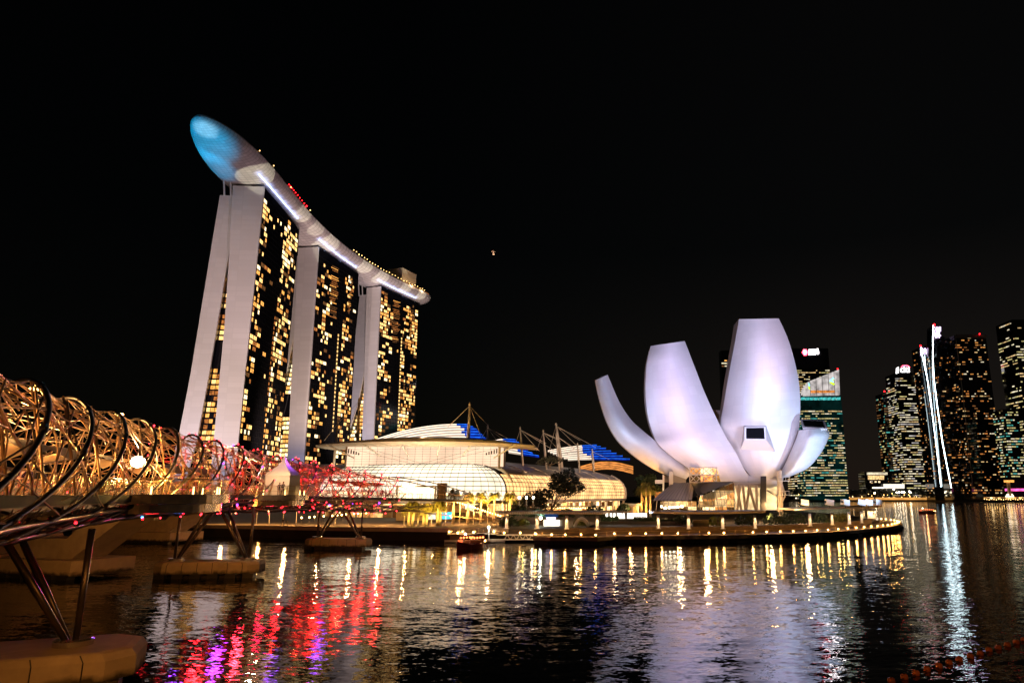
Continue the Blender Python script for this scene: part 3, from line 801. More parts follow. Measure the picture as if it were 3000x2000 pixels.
# hull: broad dusky wash, cyan on the bow, paler sharp-edged projected patches
light('SPOT', (-95, 300, 8), 2.7e5, (0.90, 0.62, 0.78), (-222, 452, 205), 2, 42, .6, 'hull_projector')
light('SPOT', (-85, 430, 25), 2.6e5, (0.92, 0.66, 0.76), (-218, 560, 205), 2, 60, .9, 'hull_projector')
light('SPOT', (-206, 225, 30), 2.9e6, (0.0, 0.27, 0.55), (-224, 355, 207), .5, 12, .7, 'hull_projector')
light('SPOT', (-262, 250, 30), 2.2e6, (0.0, 0.27, 0.55), (-232, 378, 205), .5, 10, .6, 'hull_projector')
light('SPOT', (-214, 250, 10), 8.0e5, (0.45, 0.80, 0.95), (-214.5, 345, 208), 0.6, 4, .8, 'hull_projector')
for (s, fr, wd, en) in ((52, .42, 5.6, 3.4e5), (120, .72, 4.4, 3.0e5), (148, .72, 4.0, 2.2e5), (178, .55, 5.6, 3.4e5), (240, .7, 4.2, 3.2e5), (268, .62, 4.4, 3.2e5), (310, .72, 3.4, 3.0e5), (335, .72, 3.2, 3.0e5)):
    tgt = on_hull(s, 1, 0, fr)
    src = Vector((tgt.x + 100, tgt.y - 90, 12))
    light('SPOT', src, en * 3, (0.98, 0.92, 0.68), tgt, 0.15, wd, .02, 'hull_projector')

light('POINT', on_hull(318, .9, 4.5) + Vector((1, -2, 0)), 3200, (1.0, 0.66, 0.36), size=.3, name='rooftop_lamp')
light('POINT', on_hull(336, .9, 3.5) + Vector((1, -2, 0)), 1800, (1.0, 0.6, 0.3), size=.3, name='rooftop_lamp')
# ------------------------------------------------------------------ glass mall
mall = empty('glass_mall', (-60, 245, 2.6), 'long lit glass mall with a barrel vault and a floating pale roof', 'shopping mall')
# upper terrace and lower storey
PLAN = [(-104, 300), (-101, 262), (-95, 246), (-84, 236), (-70, 232.2), (-54, 231.2), (-40, 232), (-33.5, 235.5), (-29.5, 242), (-22, 262), (-14, 283), (-6, 304), (2, 325), (10, 345), (15, 358), (15.5, 366), (11, 373), (2, 377), (-10, 378)]
def cr(pl, n):
    out = []
    for i in range(len(pl) - 1):
        p = [Vector((*pl[max(0, min(len(pl) - 1, j))], 0)) for j in (i - 1, i, i + 1, i + 2)]
        for k in range(n):
            f = k / n
            out.append(0.5 * ((2 * p[1]) + (p[2] - p[0]) * f + (2 * p[0] - 5 * p[1] + 4 * p[2] - p[3]) * f * f + (3 * p[1] - p[0] - 3 * p[2] + p[3]) * f ** 3))
    out.append(Vector((*pl[-1], 0)))
    # even spacing
    acc = [0]
    for a, c in zip(out, out[1:]): acc.append(acc[-1] + (c - a).length)
    m = int(acc[-1] / 2.6); res = []; j = 0
    for i in range(m + 1):
        s = acc[-1] * i / m
        while j < len(out) - 2 and acc[j + 1] < s: j += 1
        f = (s - acc[j]) / max(1e-6, acc[j + 1] - acc[j])
        res.append(out[j].lerp(out[j + 1], min(1, f)))
    return res
ML = cr(PLAN, 8)
def outn(i):
    t = ML[min(i + 1, len(ML) - 1)] - ML[max(i - 1, 0)]
    return Vector((t.y, -t.x, 0)).normalized()
PROF = [(0, 8.0), (.25, 9.6), (.3, 11.2), (.1, 12.7), (-.5, 14.2), (-1.5, 15.6), (-2.9, 16.9), (-4.7, 18.1), (-6.8, 19.1), (-9.2, 19.9), (-12, 20.4)]
def mp(i, k, o=0.0):
    r, z = PROF[k]
    a = PROF[max(0, k - 1)]; c = PROF[min(len(PROF) - 1, k + 1)]
    nr, nz = (c[1] - a[1]), -(c[0] - a[0])
    l = math.hypot(nr, nz)
    return ML[i] + outn(i) * (r + o * nr / l) + Vector((0, 0, z + o * nz / l))
NM = len(ML)
iA = min(range(NM), key=lambda i: (ML[i] - Vector((-30.5, 240, 0))).length)      # corner between the front and the long gallery
iD = min(range(NM), key=lambda i: (ML[i] - Vector((15.3, 360, 0))).length)
KG = 6
b = MB(); b.loft([[mp(i, k) for k in range(11)] for i in range(0, iA + 1)], uv=False); b.build('atrium_glazing', M['atrium_glow'], mall, True)
b = MB(); b.loft([[mp(i, k) for k in range(KG + 1)] for i in range(iA, NM)], uv=False); b.build('gallery_glazing', M['gallery_glow'], mall, True)
b = MB()
b.loft([[mp(i, k, .25) for k in range(KG, 11)] + [mp(i, 10, .25) + outn(i) * -5 + Vector((0, 0, 1.5)), mp(i, 10, .25) + outn(i) * -12 + Vector((0, 0, 2.6))] for i in range(iA + 2, iD + 2)], uv=False)
for k in range(5):
    pass
b.build('gallery_roof', M['roof_metal'], mall)
for i in range(iA + 2, iD + 2, 7):
    b = MB(); b.tube([mp(i, k, .45) for k in range(KG, 11)], .16, 5); b.build('roof_rib', M['cream'], mall)
b = MB(); b.tube([mp(i, KG, .3) for i in range(iA + 2, iD + 2)], .22, 5); b.build('roof_gutter', M['cream'], mall)
# mullions
b = MB()
for k in range(0, 11):
    hi = iA if k > KG else NM - 1
    for o in range(0, hi, 1):
        b.tube([mp(o, k, .12), mp(o + 1, k, .12)], .15, 3, caps=False)
for i in range(0, NM):
    top = 10 if i <= iA else KG
    b.tube([mp(i, k, .12) for k in range(top + 1)], .085, 3)
b.build('mullion_grid', M['dark'], mall)
b = MB(); b.tube([mp(iA, k, .2) for k in range(11)], .28, 6); b.build('corner_rib', M['dark'], mall)
for i in range(iA + 2, iA + 22, 2):
    b = MB(); b.tube([mp(i, k, .2) for k in range(KG + 1)], .13, 5); b.build('gallery_rib', M['white_paint'], mall)
b = MB(); b.tube([mp(iA + 2, k, .5) for k in range(4, 11)], [.3, .4, .5, .6, .7, .8, .9], 8); b.build('arched_end_beam', M['white_paint'], mall)
b = MB(); b.tube([mp(iD, k, .5) for k in range(0, 9)], [.9, .9, .8, .8, .7, .6, .5, .4, .4], 8); b.build('arched_end_beam', M['cream'], mall)
# upper glass box above the vault
zb, zt = 19.6, 26.4
UB = [(-88, 246), (-86.5, 243.6), (-33.5, 243.6), (-32, 247)]
b = MB()
b.loft([[(x, y, zb) for x, y in UB], [(x, y, zt) for x, y in UB]], uv=False)
b.build('clerestory_glazing', M['upper_glow'], mall)
b = MB()
for q in range(21):
    x = lerp(-86.5, -33.5, q / 20)
    b.tube([(x, 243.45, zb), (x, 243.45, zt)], .05, 3)
for q in range(1, 8):
    z = lerp(zb, zt, q / 8)
    b.tube([(-86.5, 243.45, z), (-33.5, 243.45, z)], .045, 3)
for x0, x1 in ((-86, -62), (-80, -58), (-34, -58), (-40, -62)):
    b.tube([(x0, 243.4, zt - .5), (x1, 243.4, zb + .5)], .05, 3)
b.build('clerestory_grid', M['dark'], mall)
b = MB(); b.box((-60, 252, 23), (54, 16.5, 6.8)); b.build('clerestory_core', M['cream'], mall)
# floating roof
rows = []
for i in range(21):
    f = i / 20
    x = lerp(-98, -21, f); s = math.sin(math.pi * f)
    y0 = 243.5 - 7.5 * s ** .6; y1 = 262
    th = .45 + 2.3 * s ** .7
    zc = 27.6 - .9 * abs(2 * f - 1) ** 2
    rows.append([(x, y0, zc + .15), (x, y0 + 1.2, zc - .25 - th * .25), (x, lerp(y0, y1, .5), zc - .2 - th * .5), (x, y1, zc - .3), (x, y1, zc + th * .6), (x, lerp(y0, y1, .5), zc + th), (x, y0 + 1.2, zc + .15 + th * .4), (x, y0, zc + .15)])
b = MB(); b.loft(rows, uv=False); b.build('floating_roof', M['cream'], mall)
for q, (xa, xb) in enumerate(((-92, -84), (-79, -75), (-66, -65), (-53, -55), (-42, -46), (-27, -35))):
    b = MB(); b.tube([(xa, 238.5, 26.8), (xb, 243.7, 23.2 if 0 < q < 5 else 22.5)], [.35, .22], 6); b.build('roof_strut', M['white_paint'], mall)
for x in (-86.9, -33.1):
    b = MB(); b.box((x, 247.5, 22.6), (.5, 8, 7.4)); b.build('side_pier', M['concrete'], mall)
    for q in range(5):
        b = MB(); b.box((x + (.9 if x < -60 else -.9) * (q + 1), 243.38, 24.9 - .25 * q), (.45, .06, 1.6 - .2 * q)); b.build('side_window', M['dark'], mall)
# left shoulder vault behind the bridge
b = MB()
rows = []
for i in range(13):
    f = i / 12
    rows.append([(-126 + 34 * f, 262 + 6 * (1 - f), 8), (-126 + 34 * f, 261.5 + 6 * (1 - f), 15), (-126 + 34 * f, 265 + 6 * (1 - f), 19.4), (-126 + 34 * f, 272 + 6 * (1 - f), 21.6), (-126 + 34 * f, 284, 22)])
b.loft(rows, uv=False); b.build('shoulder_roof', M['roof_metal'], mall, True)
# lower storey: slab edge, shop fronts, columns
b = MB(); b.loft([[mp(i, 0) + outn(i) * .9 + Vector((0, 0, -.95)), mp(i, 0) + outn(i) * .9 + Vector((0, 0, .02)), mp(i, 0) + outn(i) * -3 + Vector((0, 0, .02)), mp(i, 0) + outn(i) * -3 + Vector((0, 0, -.95)), mp(i, 0) + outn(i) * .9 + Vector((0, 0, -.95))] for i in range(NM)], uv=False)
b.build('terrace_edge', M['concrete'], mall)
b = MB(); b.loft([[mp(i, 0) + outn(i) * -2.5 + Vector((0, 0, -5.4)), mp(i, 0) + outn(i) * -2.5 + Vector((0, 0, -.95))] for i in range(NM)], uv=False)
b.build('shop_front', M['shop_cells'], mall)
for i in range(1, NM, 3):
    b = MB(); b.tube([mp(i, 0) + outn(i) * .2 + Vector((0, 0, -5.4)), mp(i, 0) + outn(i) * .2 + Vector((0, 0, -.95))], .28, 8); b.build('colonnade_column', M['cream'], mall)
# bright entrance doors at deck level and a brown door tower beside them
b = MB()
e0, e1 = P(1167, 1462, 229.5), P(1272, 1430, 229.5)
b.box(((e0.x + e1.x) / 2, 230.2, 10.1), (e1.x - e0.x, 1.6, 4.3)); b.build('entrance_glow', M['shop_bright'], mall)
b = MB()
b.box(((e0.x + e1.x) / 2, 229.6, 12.6), (e1.x - e0.x + 1.6, 3.4, .5))
for x in (e0.x - .5, e1.x + .5): b.box((x, 229.2, 10.3), (.5, .6, 4.6))
b.build('entrance_frame', M['cream'], mall)
b = MB(); q = P(1294, 1440, 229)
b.box((q.x, 229.6, 10.6), (2.9, 2.4, 6.2)); b.build('door_tower', M['timber'], mall)
# ---- masts with stay cables on the roof
def mast(px, py, bx, by, Y, stays, label, th=.42):
    t0, b0 = P(px, py, Y), P(bx, by, Y)
    b0.z = min(b0.z, 20)
    root = empty('roof_mast', b0, label, 'mast', 'cable stayed masts on the mall roof')
    b = MB(); b.tube([b0, b0.lerp(t0, .5), t0], [th, th * 1.15, th * .6], 8); b.build('mast_pole', M['cream'], root, True)
    b = MB(); b.lathe(t0 - Vector((0, 0, .2)), [(th * .5, -.4), (th * .9, 0), (th * .25, 1.0)], 8); b.build('mast_tip', M['cream'], root)
    for sx, sy, dY in stays:
        b = MB(); b.tube([t0 - Vector((0, 0, .6)), P(sx, sy, Y + dY)], .085, 4); b.build('stay_cable', M['cream'], root)
mast(1376, 1184, 1371, 1300, 249, [(1312, 1250, 4), (1411, 1283, 0), (1432, 1248, 18), (1366, 1290, -3)], 'tallest cream mast, standing at the peak of the striped roof', .55)
mast(1429, 1248, 1432, 1300, 262, [(1411, 1283, 0), (1455, 1290, 8), (1474, 1288, 10), (1488, 1284, 12)], 'mast just right of the tallest one, at the end of the striped roof')
mast(1524, 1254, 1533, 1345, 285, [(1512, 1295, 4), (1580, 1320, 5), (1600, 1298, 10), (1625, 1320, 14)], 'slim mast behind the metal gallery roof, right of the small blue stepped roof')
mast(1591, 1263, 1602, 1347, 300, [(1572, 1320, 5), (1630, 1310, 8), (1642, 1292, 10), (1634, 1284, 6)], 'slim mast beside the dark roof tree')
mast(1629, 1272, 1640, 1349, 312, [(1680, 1310, 5), (1697, 1325, 5)], 'thin mast just in front of the big twin legged one', .36)
mast(1629, 1243, 1648, 1349, 330, [(1609, 1320, 4), (1700, 1290, 20), (1745, 1310, 40), (1690, 1305, 10)], 'stout twin legged mast with the longest stay cables', .75)
mast(1692, 1301, 1698, 1352, 325, [(1660, 1330, 2)], 'short mast in front of the large blue stepped roof', .38)
mast(1735, 1318, 1740, 1348, 350, [(1725, 1345, 0), (1785, 1345, 10)], 'smallest mast, among the blue roof steps', .5)
mast(1052, 1171, 1051, 1292, 250, [(1010, 1290, 5), (990, 1240, 10)], 'cream mast standing in front of the farthest hotel tower', .55)
mast(990, 1236, 980, 1336, 256, [(950, 1290, 6)], 'cream mast against the lit windows of the middle hotel tower')
# ---- stepped lit roofs, white with blue ends
def stepped(name, label, rows, Y, dY, blue_at, step_x):
    root = empty(name, P(*rows[0][0], Y), label, 'roof')
    for k, (pl) in enumerate(rows):
        n_ = 16
        line = []
        for q in range(n_ + 1):
            f = q / n_
            x0, y0 = pl[0]; x1, y1 = pl[1]; x2, y2 = pl[2]
            X = (1 - f) ** 2 * x0 + 2 * f * (1 - f) * x1 + f * f * x2
            Z = (1 - f) ** 2 * y0 + 2 * f * (1 - f) * y1 + f * f * y2
            line.append(P(X, Z, Y + dY * k))
        cut = blue_at[k]
        m = int(n_ * cut)
        for nm, mat, seg in (('white_step', M['strip_white'], line[:m + 1]), ('blue_step', M['strip_blue'], line[m:])):
            if len(seg) < 2: continue
            b = MB()
            b.loft([[p + Vector((0, 0, .42)), p + Vector((0, 0, -.42)), p + Vector((0, 3.2, -.2)), p + Vector((0, 3.2, .5)), p + Vector((0, 0, .42))] for p in seg], uv=False)
            b.build(nm, mat, root)
            b = MB()
            b.tube([p + Vector((0, -.12, .42)) for p in seg], .12, 4)
            b.build('step_light', M['step_blue'] if nm == 'blue_step' else M['step_white'], root)
    return root
stepped('stepped_roof', 'largest curved roof of white stripes with a short blue end, behind the floating roof',
        [((1098, 1291), (1235, 1240), (1372, 1246)), ((1112, 1291), (1240, 1247), (1385, 1252)), ((1130, 1292), (1250, 1255), (1396, 1259)), ((1150, 1293), (1262, 1263), (1404, 1267)), ((1175, 1293), (1275, 1270), (1412, 1275)), ((1200, 1294), (1290, 1278), (1420, 1284))], 268, -1.2, [.92, .90, .88, .86, .85, .86], 0)
stepped('stepped_roof', 'smallest stepped roof, blue over white, to the right of the floating roof end',
        [((1445, 1294), (1470, 1286), (1511, 1290)), ((1450, 1298), (1480, 1292), (1520, 1298)), ((1455, 1303), (1490, 1300), (1530, 1307)), ((1465, 1309), (1500, 1308), (1545, 1318)), ((1475, 1316), (1515, 1318), (1560, 1329)), ((1490, 1324), (1530, 1330), (1578, 1337))], 292, -.8, [.55, .5, .5, .5, .5, .55], 0)
stepped('stepped_roof', 'stepped roof with the widest deep blue end, beside the leftmost petal',
        [((1605, 1322), (1680, 1306), (1748, 1305)), ((1612, 1326), (1690, 1311), (1760, 1309)), ((1620, 1330), (1695, 1317), (1775, 1314)), ((1630, 1335), (1705, 1323), (1790, 1322)), ((1640, 1339), (1715, 1330), (1806, 1329)), ((1652, 1343), (1725, 1336), (1824, 1337)), ((1664, 1347), (1735, 1342), (1845, 1346))], 372, -1.5, [.70, .66, .60, .56, .52, .50, .48], 0)
b = MB()
for q in range(4):
    b.loft([[P(lerp(1700, 1855, f / 10), 1365 + 6 * q - 14 * math.sin(math.pi * f / 10) , 388 - 3 * q), P(lerp(1700, 1855, f / 10), 1370 + 6 * q - 14 * math.sin(math.pi * f / 10), 386 - 3 * q)] for f in range(11)], uv=False)
tag(b.build('far_roof_shell', M['crown_amber']), 'amber lit low roof shell far behind the gallery', 'roof')
# added lamps without fixtures: wash on masts, roofs and terrace
def wash(loc, e, col, tgt, ang=100): light('SPOT', loc, e, col, tgt, .4, ang, 1, 'roof_wash_light')
wash((-60, 226, 12), 1.6e4, (1.0, 0.68, 0.40), (-60, 240, 28), 120)
wash((6, 262, 14), 3.0e4, (1.0, 0.58, 0.36), (-16, 300, 22), 110)
wash((8, 292, 46), 2.2e4, (1.0, 0.80, 0.66), (-8, 312, 20), 120)
wash((20, 336, 44), 1.6e4, (1.0, 0.80, 0.66), (2, 350, 20), 110)
wash((34, 300, 14), 4.0e4, (1.0, 0.58, 0.34), (-6, 340, 24), 100)
wash((-60, 240, 29.5), 6e3, (1.0, 0.72, 0.5), (-50, 262, 34), 130)
wash((-16, 256, 20), 8e3, (1.0, 0.66, 0.42), (-24, 272, 26), 120)
wash((-104, 240, 10), 1.4e4, (1.0, 0.62, 0.36), (-112, 268, 20), 110)
# ------------------------------------------------------------------ white lotus shaped museum
LC = Vector((47.0, 213.0, 0))
lotus = empty('lotus_museum', (LC.x, LC.y, 2.6), 'huge white lotus shaped museum of upswept petals, lit lilac', 'museum')
def cp(x, y): return (1700 + x * .38260, 900 + y * .38265)
def cmr(vals, n):
    out = []
    for i in range(len(vals) - 1):
        p = [vals[max(0, min(len(vals) - 1, j))] for j in (i - 1, i, i + 1, i + 2)]
        for k in range(n):
            f = k / n
            out.append(tuple(0.5 * ((2 * b_) + (c_ - a_) * f + (2 * a_ - 5 * b_ + 4 * c_ - d_) * f * f + (3 * b_ - a_ - 3 * c_ + d_) * f ** 3) for a_, b_, c_, d_ in zip(*p)))
    out.append(tuple(vals[-1]))
    return out
def petal(rows, thick, NJ=18, n=5):
    """rows: (Lx, Ly, Rx, Ry, depth at left edge, depth at belly, depth at right edge) bottom to tip"""
    rr_ = cmr(rows, n)
    outer, inner = [], []
    for i, (lx, ly, rx, ry, yl, yb, yr) in enumerate(rr_):
        t = i / (len(rr_) - 1)
        o = []
        for j in range(NJ + 1):
            f = j / NJ
            px, py = cp(lerp(lx, rx, f), lerp(ly, ry, f))
            dpt = lerp(yl, yr, f) + (yb - (yl + yr) / 2) * math.sin(math.pi * f) ** 0.9
            o.append(P(px, py, dpt))
        outer.append(o)
        th = interp(thick, t)
        mid = (o[0] + o[-1]) / 2
        inn = []
        for j, p in enumerate(o):
            v = Vector((LC.x - p.x, LC.y + 6 - p.y, 0))
            dirn = Vector((0, 1, 0))
            flat = o[0].lerp(o[-1], j / NJ)
            q = p.lerp(flat, .55) + dirn * th
            inn.append(q)
        inner.append(inn)
    b = MB(); b.loft(outer)
    skin = b.build('petal', M['petal'], lotus, True)
    b = MB()
    b.loft(inner, uv=False)
    for e in (0, NJ):
        b.loft([[outer[i][e], inner[i][e]] for i in range(len(outer))], uv=False)
    b.loft([outer[-1], inner[-1]], uv=False)
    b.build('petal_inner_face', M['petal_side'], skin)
    return outer, inner
p1 = petal([(800, 1325, 862, 1262, 203, 201, 202.5), (640, 1275, 760, 1170, 204, 200, 202.5), (500, 1200, 640, 1075, 205, 200, 202.5), (380, 1110, 560, 1010, 206, 201, 202.5), (280, 1010, 470, 935, 208, 202, 207), (205, 880, 385, 855, 210, 204, 209), (150, 720, 295, 715, 212, 208, 211), (112, 558, 210, 515, 215, 212, 214)], [(0, 1.0), (.5, 3.5), (1, 4.5)])
p2 = petal([(862, 1335, 1322, 1338, 200, 199, 201), (832, 1240, 1252, 1232, 200, 196, 199), (702, 1142, 1192, 1112, 200, 194, 198), (600, 1050, 1122, 1000, 200, 193.5, 198), (553, 960, 1072, 905, 204, 194, 199), (515, 820, 1010, 780, 205, 195, 200), (499, 650, 940, 620, 207, 197, 202), (503, 500, 870, 440, 209, 200, 205), (516, 390, 832, 340, 210, 202, 207), (540, 295, 800, 258, 212, 204.5, 209)], [(0, 1.0), (.3, 2.0), (.6, 6), (1, 8)])
p3 = petal([(1340, 1328, 1530, 1296, 200.4, 200, 203), (1240, 1210, 1600, 1170, 200.4, 196, 203), (1170, 1085, 1645, 1060, 200.4, 193, 203), (1105, 970, 1672, 940, 200.4, 191, 203), (1074, 890, 1682, 830, 200.4, 190.5, 203), (1095, 760, 1684, 700, 202, 190.5, 203), (1120, 610, 1672, 560, 202, 191.5, 203), (1145, 470, 1641, 410, 203, 193.5, 204), (1170, 340, 1601, 270, 204, 196, 205), (1195, 210, 1556, 160, 205, 199, 206), (1215, 90, 1520, 85, 207, 202, 207)], [(0, 1.0), (.3, 2.0), (.6, 6), (1, 8)])
p4 = petal([(1520, 1305, 1590, 1300, 200.5, 199, 205), (1540, 1255, 1740, 1232, 200.5, 197.5, 206), (1590, 1150, 1830, 1132, 200.5, 196.5, 207), (1630, 1060, 1878, 1052, 200.5, 196.5, 207), (1655, 1000, 1908, 972, 200.5, 196.5, 207), (1675, 940, 1888, 925, 200.5, 198, 207)], [(0, 1.0), (.4, 2.0), (1, 5)])
# short petal ends in a raised skylight collar
b = MB()
fr = [cp(1688, 862), cp(1866, 868), cp(1886, 926), cp(1704, 918)]
dps = [209, 209, 202, 201]
fo = [P(x, y, d) for (x, y), d in zip(fr, dps)]
cen = sum(fo, Vector()) / 4
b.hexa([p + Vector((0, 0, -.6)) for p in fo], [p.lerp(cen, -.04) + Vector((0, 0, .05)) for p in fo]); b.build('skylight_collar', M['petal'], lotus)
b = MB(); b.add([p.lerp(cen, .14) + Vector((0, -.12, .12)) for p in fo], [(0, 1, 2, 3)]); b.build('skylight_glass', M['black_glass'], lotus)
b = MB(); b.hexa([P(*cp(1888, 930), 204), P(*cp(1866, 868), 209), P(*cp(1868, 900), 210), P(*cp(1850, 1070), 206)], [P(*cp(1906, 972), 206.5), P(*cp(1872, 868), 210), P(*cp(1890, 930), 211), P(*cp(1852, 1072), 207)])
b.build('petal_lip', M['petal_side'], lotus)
# skylight box on the tallest petal
b = MB()
base = [P(*cp(1226, 1086), 193.0), P(*cp(1492, 1106), 193.5), P(*cp(1425, 903), 192), P(*cp(1252, 905), 192)]
front = [P(*cp(1258, 1012), 187.6), P(*cp(1424, 1014), 187.6), P(*cp(1418, 914), 187.8), P(*cp(1258, 916), 187.8)]
top = [P(*cp(1262, 914), 188.0), P(*cp(1410, 908), 188.0), P(*cp(1396, 886), 191.5), P(*cp(1330, 890), 191.5)]
b.add(base + front, [(0, 1, 5, 4), (1, 2, 6, 5), (2, 3, 7, 6), (3, 0, 4, 7), (4, 5, 6, 7)])
b.build('skylight_box', M['petal'], lotus)
cen = sum(front, Vector()) / 4
b = MB(); b.add([p.lerp(cen, .15) + Vector((0, -.1, 0)) for p in front], [(0, 1, 2, 3)]); b.build('skylight_glass', M['black_glass'], lotus)
# petals on the far side: turned copies, lower
for src, ang, sc in ((p3, 176, .5),):
    rot = Matrix.Rotation(R(ang), 4, 'Z')
    def tf(p):
        q = rot @ (p - LC - Vector((0, 0, 8)))
        return LC + Vector((q.x, q.y, q.z * sc + 8))
    b = MB(); b.loft([[tf(p) for p in r] for r in src[0]]); o = b.build('petal', M['petal'], lotus, True)
    b = MB(); b.loft([[tf(p) for p in r] for r in src[1]], uv=False); b.loft([[tf(p) for p in src[0][-1]], [tf(p) for p in src[1][-1]]], uv=False)
    for e in (0, 18): b.loft([[tf(src[0][i][e]), tf(src[1][i][e])] for i in range(len(src[0]))], uv=False)
    b.build('petal_inner_face', M['petal_side'], o)
# underside of the bowl
b = MB(); b.lathe((LC.x, LC.y - 4, 0), [(.5, 11.5), (6, 11.8), (9, 13), (9.5, 15), (6, 16)], 24); b.build('bowl', M['petal'], lotus, True)
# base: lattice block, supports, lobby, entrance roof, columns
Yb = 199.0
def quad4(name, pxs, deps, mat, th=.4, par=lotus):
    b = MB(); q = [P(x, y, d) for (x, y), d in zip(pxs, deps)]
    b.hexa(q, [p + Vector((0, th, .02)) for p in q]); return b.build(name, mat, par)
b = MB(); b.hexa([P(2022, 1413, 196), P(2112, 1413, 196), P(2112, 1413, 206), P(2022, 1413, 206)], [P(2022, 1369, 196), P(2100, 1369, 196), P(2100, 1369, 206), P(2022, 1369, 206)]); b.build('lattice_core', M['shop_cells'], lotus)
b = MB()
xs = [2022, 2040, 2058, 2080, 2098]
for i in range(4):
    for (ya, yb) in ((1369, 1389), (1391, 1411)):
        b.tube([P(xs[i], ya, 195.8), P(xs[i + 1], yb, 195.8)], .11, 4); b.tube([P(xs[i + 1], ya, 195.8), P(xs[i], yb, 195.8)], .11, 4)
for y in (1369, 1390, 1412): b.tube([P(2021, y, 195.7), P(2102 + (y - 1369) * .25, y, 195.7)], .17, 4)
for x in (2021, 2060, 2099): b.tube([P(x, 1368, 195.7), P(x, 1414, 195.7)], .15, 4)
b.build('lattice_frame', M['cream'], lotus)
def pblock(name, x0, x1, y0, y1, Y, dep, mat, par=lotus):
    b = MB()
    b.hexa([P(x0, y1, Y), P(x1, y1, Y), P(x1, y1, Y + dep), P(x0, y1, Y + dep)], [P(x0, y0, Y), P(x1, y0, Y), P(x1, y0, Y + dep), P(x0, y0, Y + dep)])
    return b.build(name, mat, par)
pblock('support_pier', 1960, 1972, 1381, 1424, 198, 8, M['white_paint'])
pblock('support_beam', 1972, 2010, 1388, 1421, 202, 5, M['petal_side'])
pblock('support_pier', 1941, 1946, 1390, 1445, 199, 4, M['white_paint'])
pblock('support_beam', 1946, 1962, 1392, 1412, 204, 5, M['petal_side'])
pblock('balcony', 1919, 1942, 1405, 1416, 198.5, 3, M['white_paint'])
pblock('stair_box', 1919, 1941, 1440, 1463, 206, 4, M['win_c'])
# sloped entrance roof, its dark upturned fold and slanted glass wall
quad4('entrance_roof', [(1911, 1465), (2027, 1465), (2034, 1413), (1972, 1413)], [190, 190, 199, 199], M['roof_metal'])
b = MB()
for i in range(12):
    b.tube([P(1911 + 116 * i / 11, 1465, 189.9), P(1972 + 62 * i / 11, 1413, 198.9)], .05, 3)
b.build('roof_seam', M['dark'], lotus)
quad4('roof_fold', [(2046, 1452), (2060, 1446), (2151, 1410), (2023, 1413)], [192, 191, 191, 198], M['dark'])
quad4('glass_wall', [(2042, 1493), (2150, 1493), (2150, 1414), (2052, 1454)], [194, 194, 193, 193], M['shop_cells'])
b = MB()
for i in range(9):
    xa = 2046 + 104 * i / 8
    b.tube([P(xa + 7, 1494, 192.4), P(xa - 4, 1452 - 40 * i / 8, 192)], .10, 4)
for y in (1440, 1462, 1480): b.tube([P(2052 if y > 1455 else 2080, y, 192.3), P(2150, y, 192.3)], .07, 4)
b.build('glass_wall_frame', M['steel_dark'], lotus)
pblock('lit_wall', 2052, 2070, 1450, 1485, 198, 1, M['poster']); pblock('lit_wall', 2088, 2100, 1436, 1490, 198, 1, M['poster'])
quad4('lobby_glow', [(2153, 1493), (2226, 1493), (2226, 1420), (2153, 1420)], [203, 203, 203, 203], M['lobby'], .3)
b = MB(); b.tube([P(2150, 1419, 198), P(2230, 1419, 198)], .45, 6); b.build('ring_beam', M['cream'], lotus)
for x0, x1 in ((2157, 2172), (2176, 2184), (2196, 2186), (2194, 2214), (2216, 2218), (2168, 2160)):
    b = MB(); b.tube([P(x0, 1420, 197), P(x1, 1494, 197)], [.42, .34], 8); b.build('raking_column', M['cream'], lotus)
pblock('lily_column', 2228, 2245, 1394, 1496, 193, 2.2, M['dark'])
quad4('entry_canopy_glow', [(1935, 1493), (2040, 1493), (2040, 1468), (1935, 1468)], [199, 199, 199, 199], M['shop_cells'], .3)
for i in range(7):
    b = MB(); xa = 1925 + 17 * i
    b.tube([P(xa, 1466, 191), P(xa + (4 if i % 2 else -3), 1494, 191)], .10, 5); b.build('entrance_post', M['cream'], lotus)
# spiral stair tower with platforms on the right
b = MB(); q = P(2283, 1440, 198); b.tube([Vector((q.x, q.y, 2.6)), P(2283, 1378, 198)], .75, 10); b.build('stair_core', M['cream'], lotus)
for y in (1409, 1450):
    pblock('stair_platform', 2278, 2314, y - 2, y, 197, 5, M['white_paint'])
    b = MB()
    for x in (2282, 2292, 2302, 2312): b.tube([P(x, y - 2, 197), P(x, y - 12, 197)], .05, 4)
    b.tube([P(2279, y - 12, 197), P(2313, y - 12, 197)], .06, 4); b.build('platform_rail', M['white_paint'], lotus)
for (x0, y0, x1, y1) in ((2240, 1432, 2276, 1452), (2276, 1495, 2300, 1452), (2300, 1450, 2288, 1410)):
    b = MB(); b.tube([P(x0, y0, 199), P(x1, y1, 199)], .28, 5); b.build('stair_flight', M['cream'], lotus)
quad4('lit_backdrop_wall', [(2246, 1493), (2276, 1493), (2276, 1424), (2246, 1424)], [206, 206, 206, 206], M['lobby'], .3)
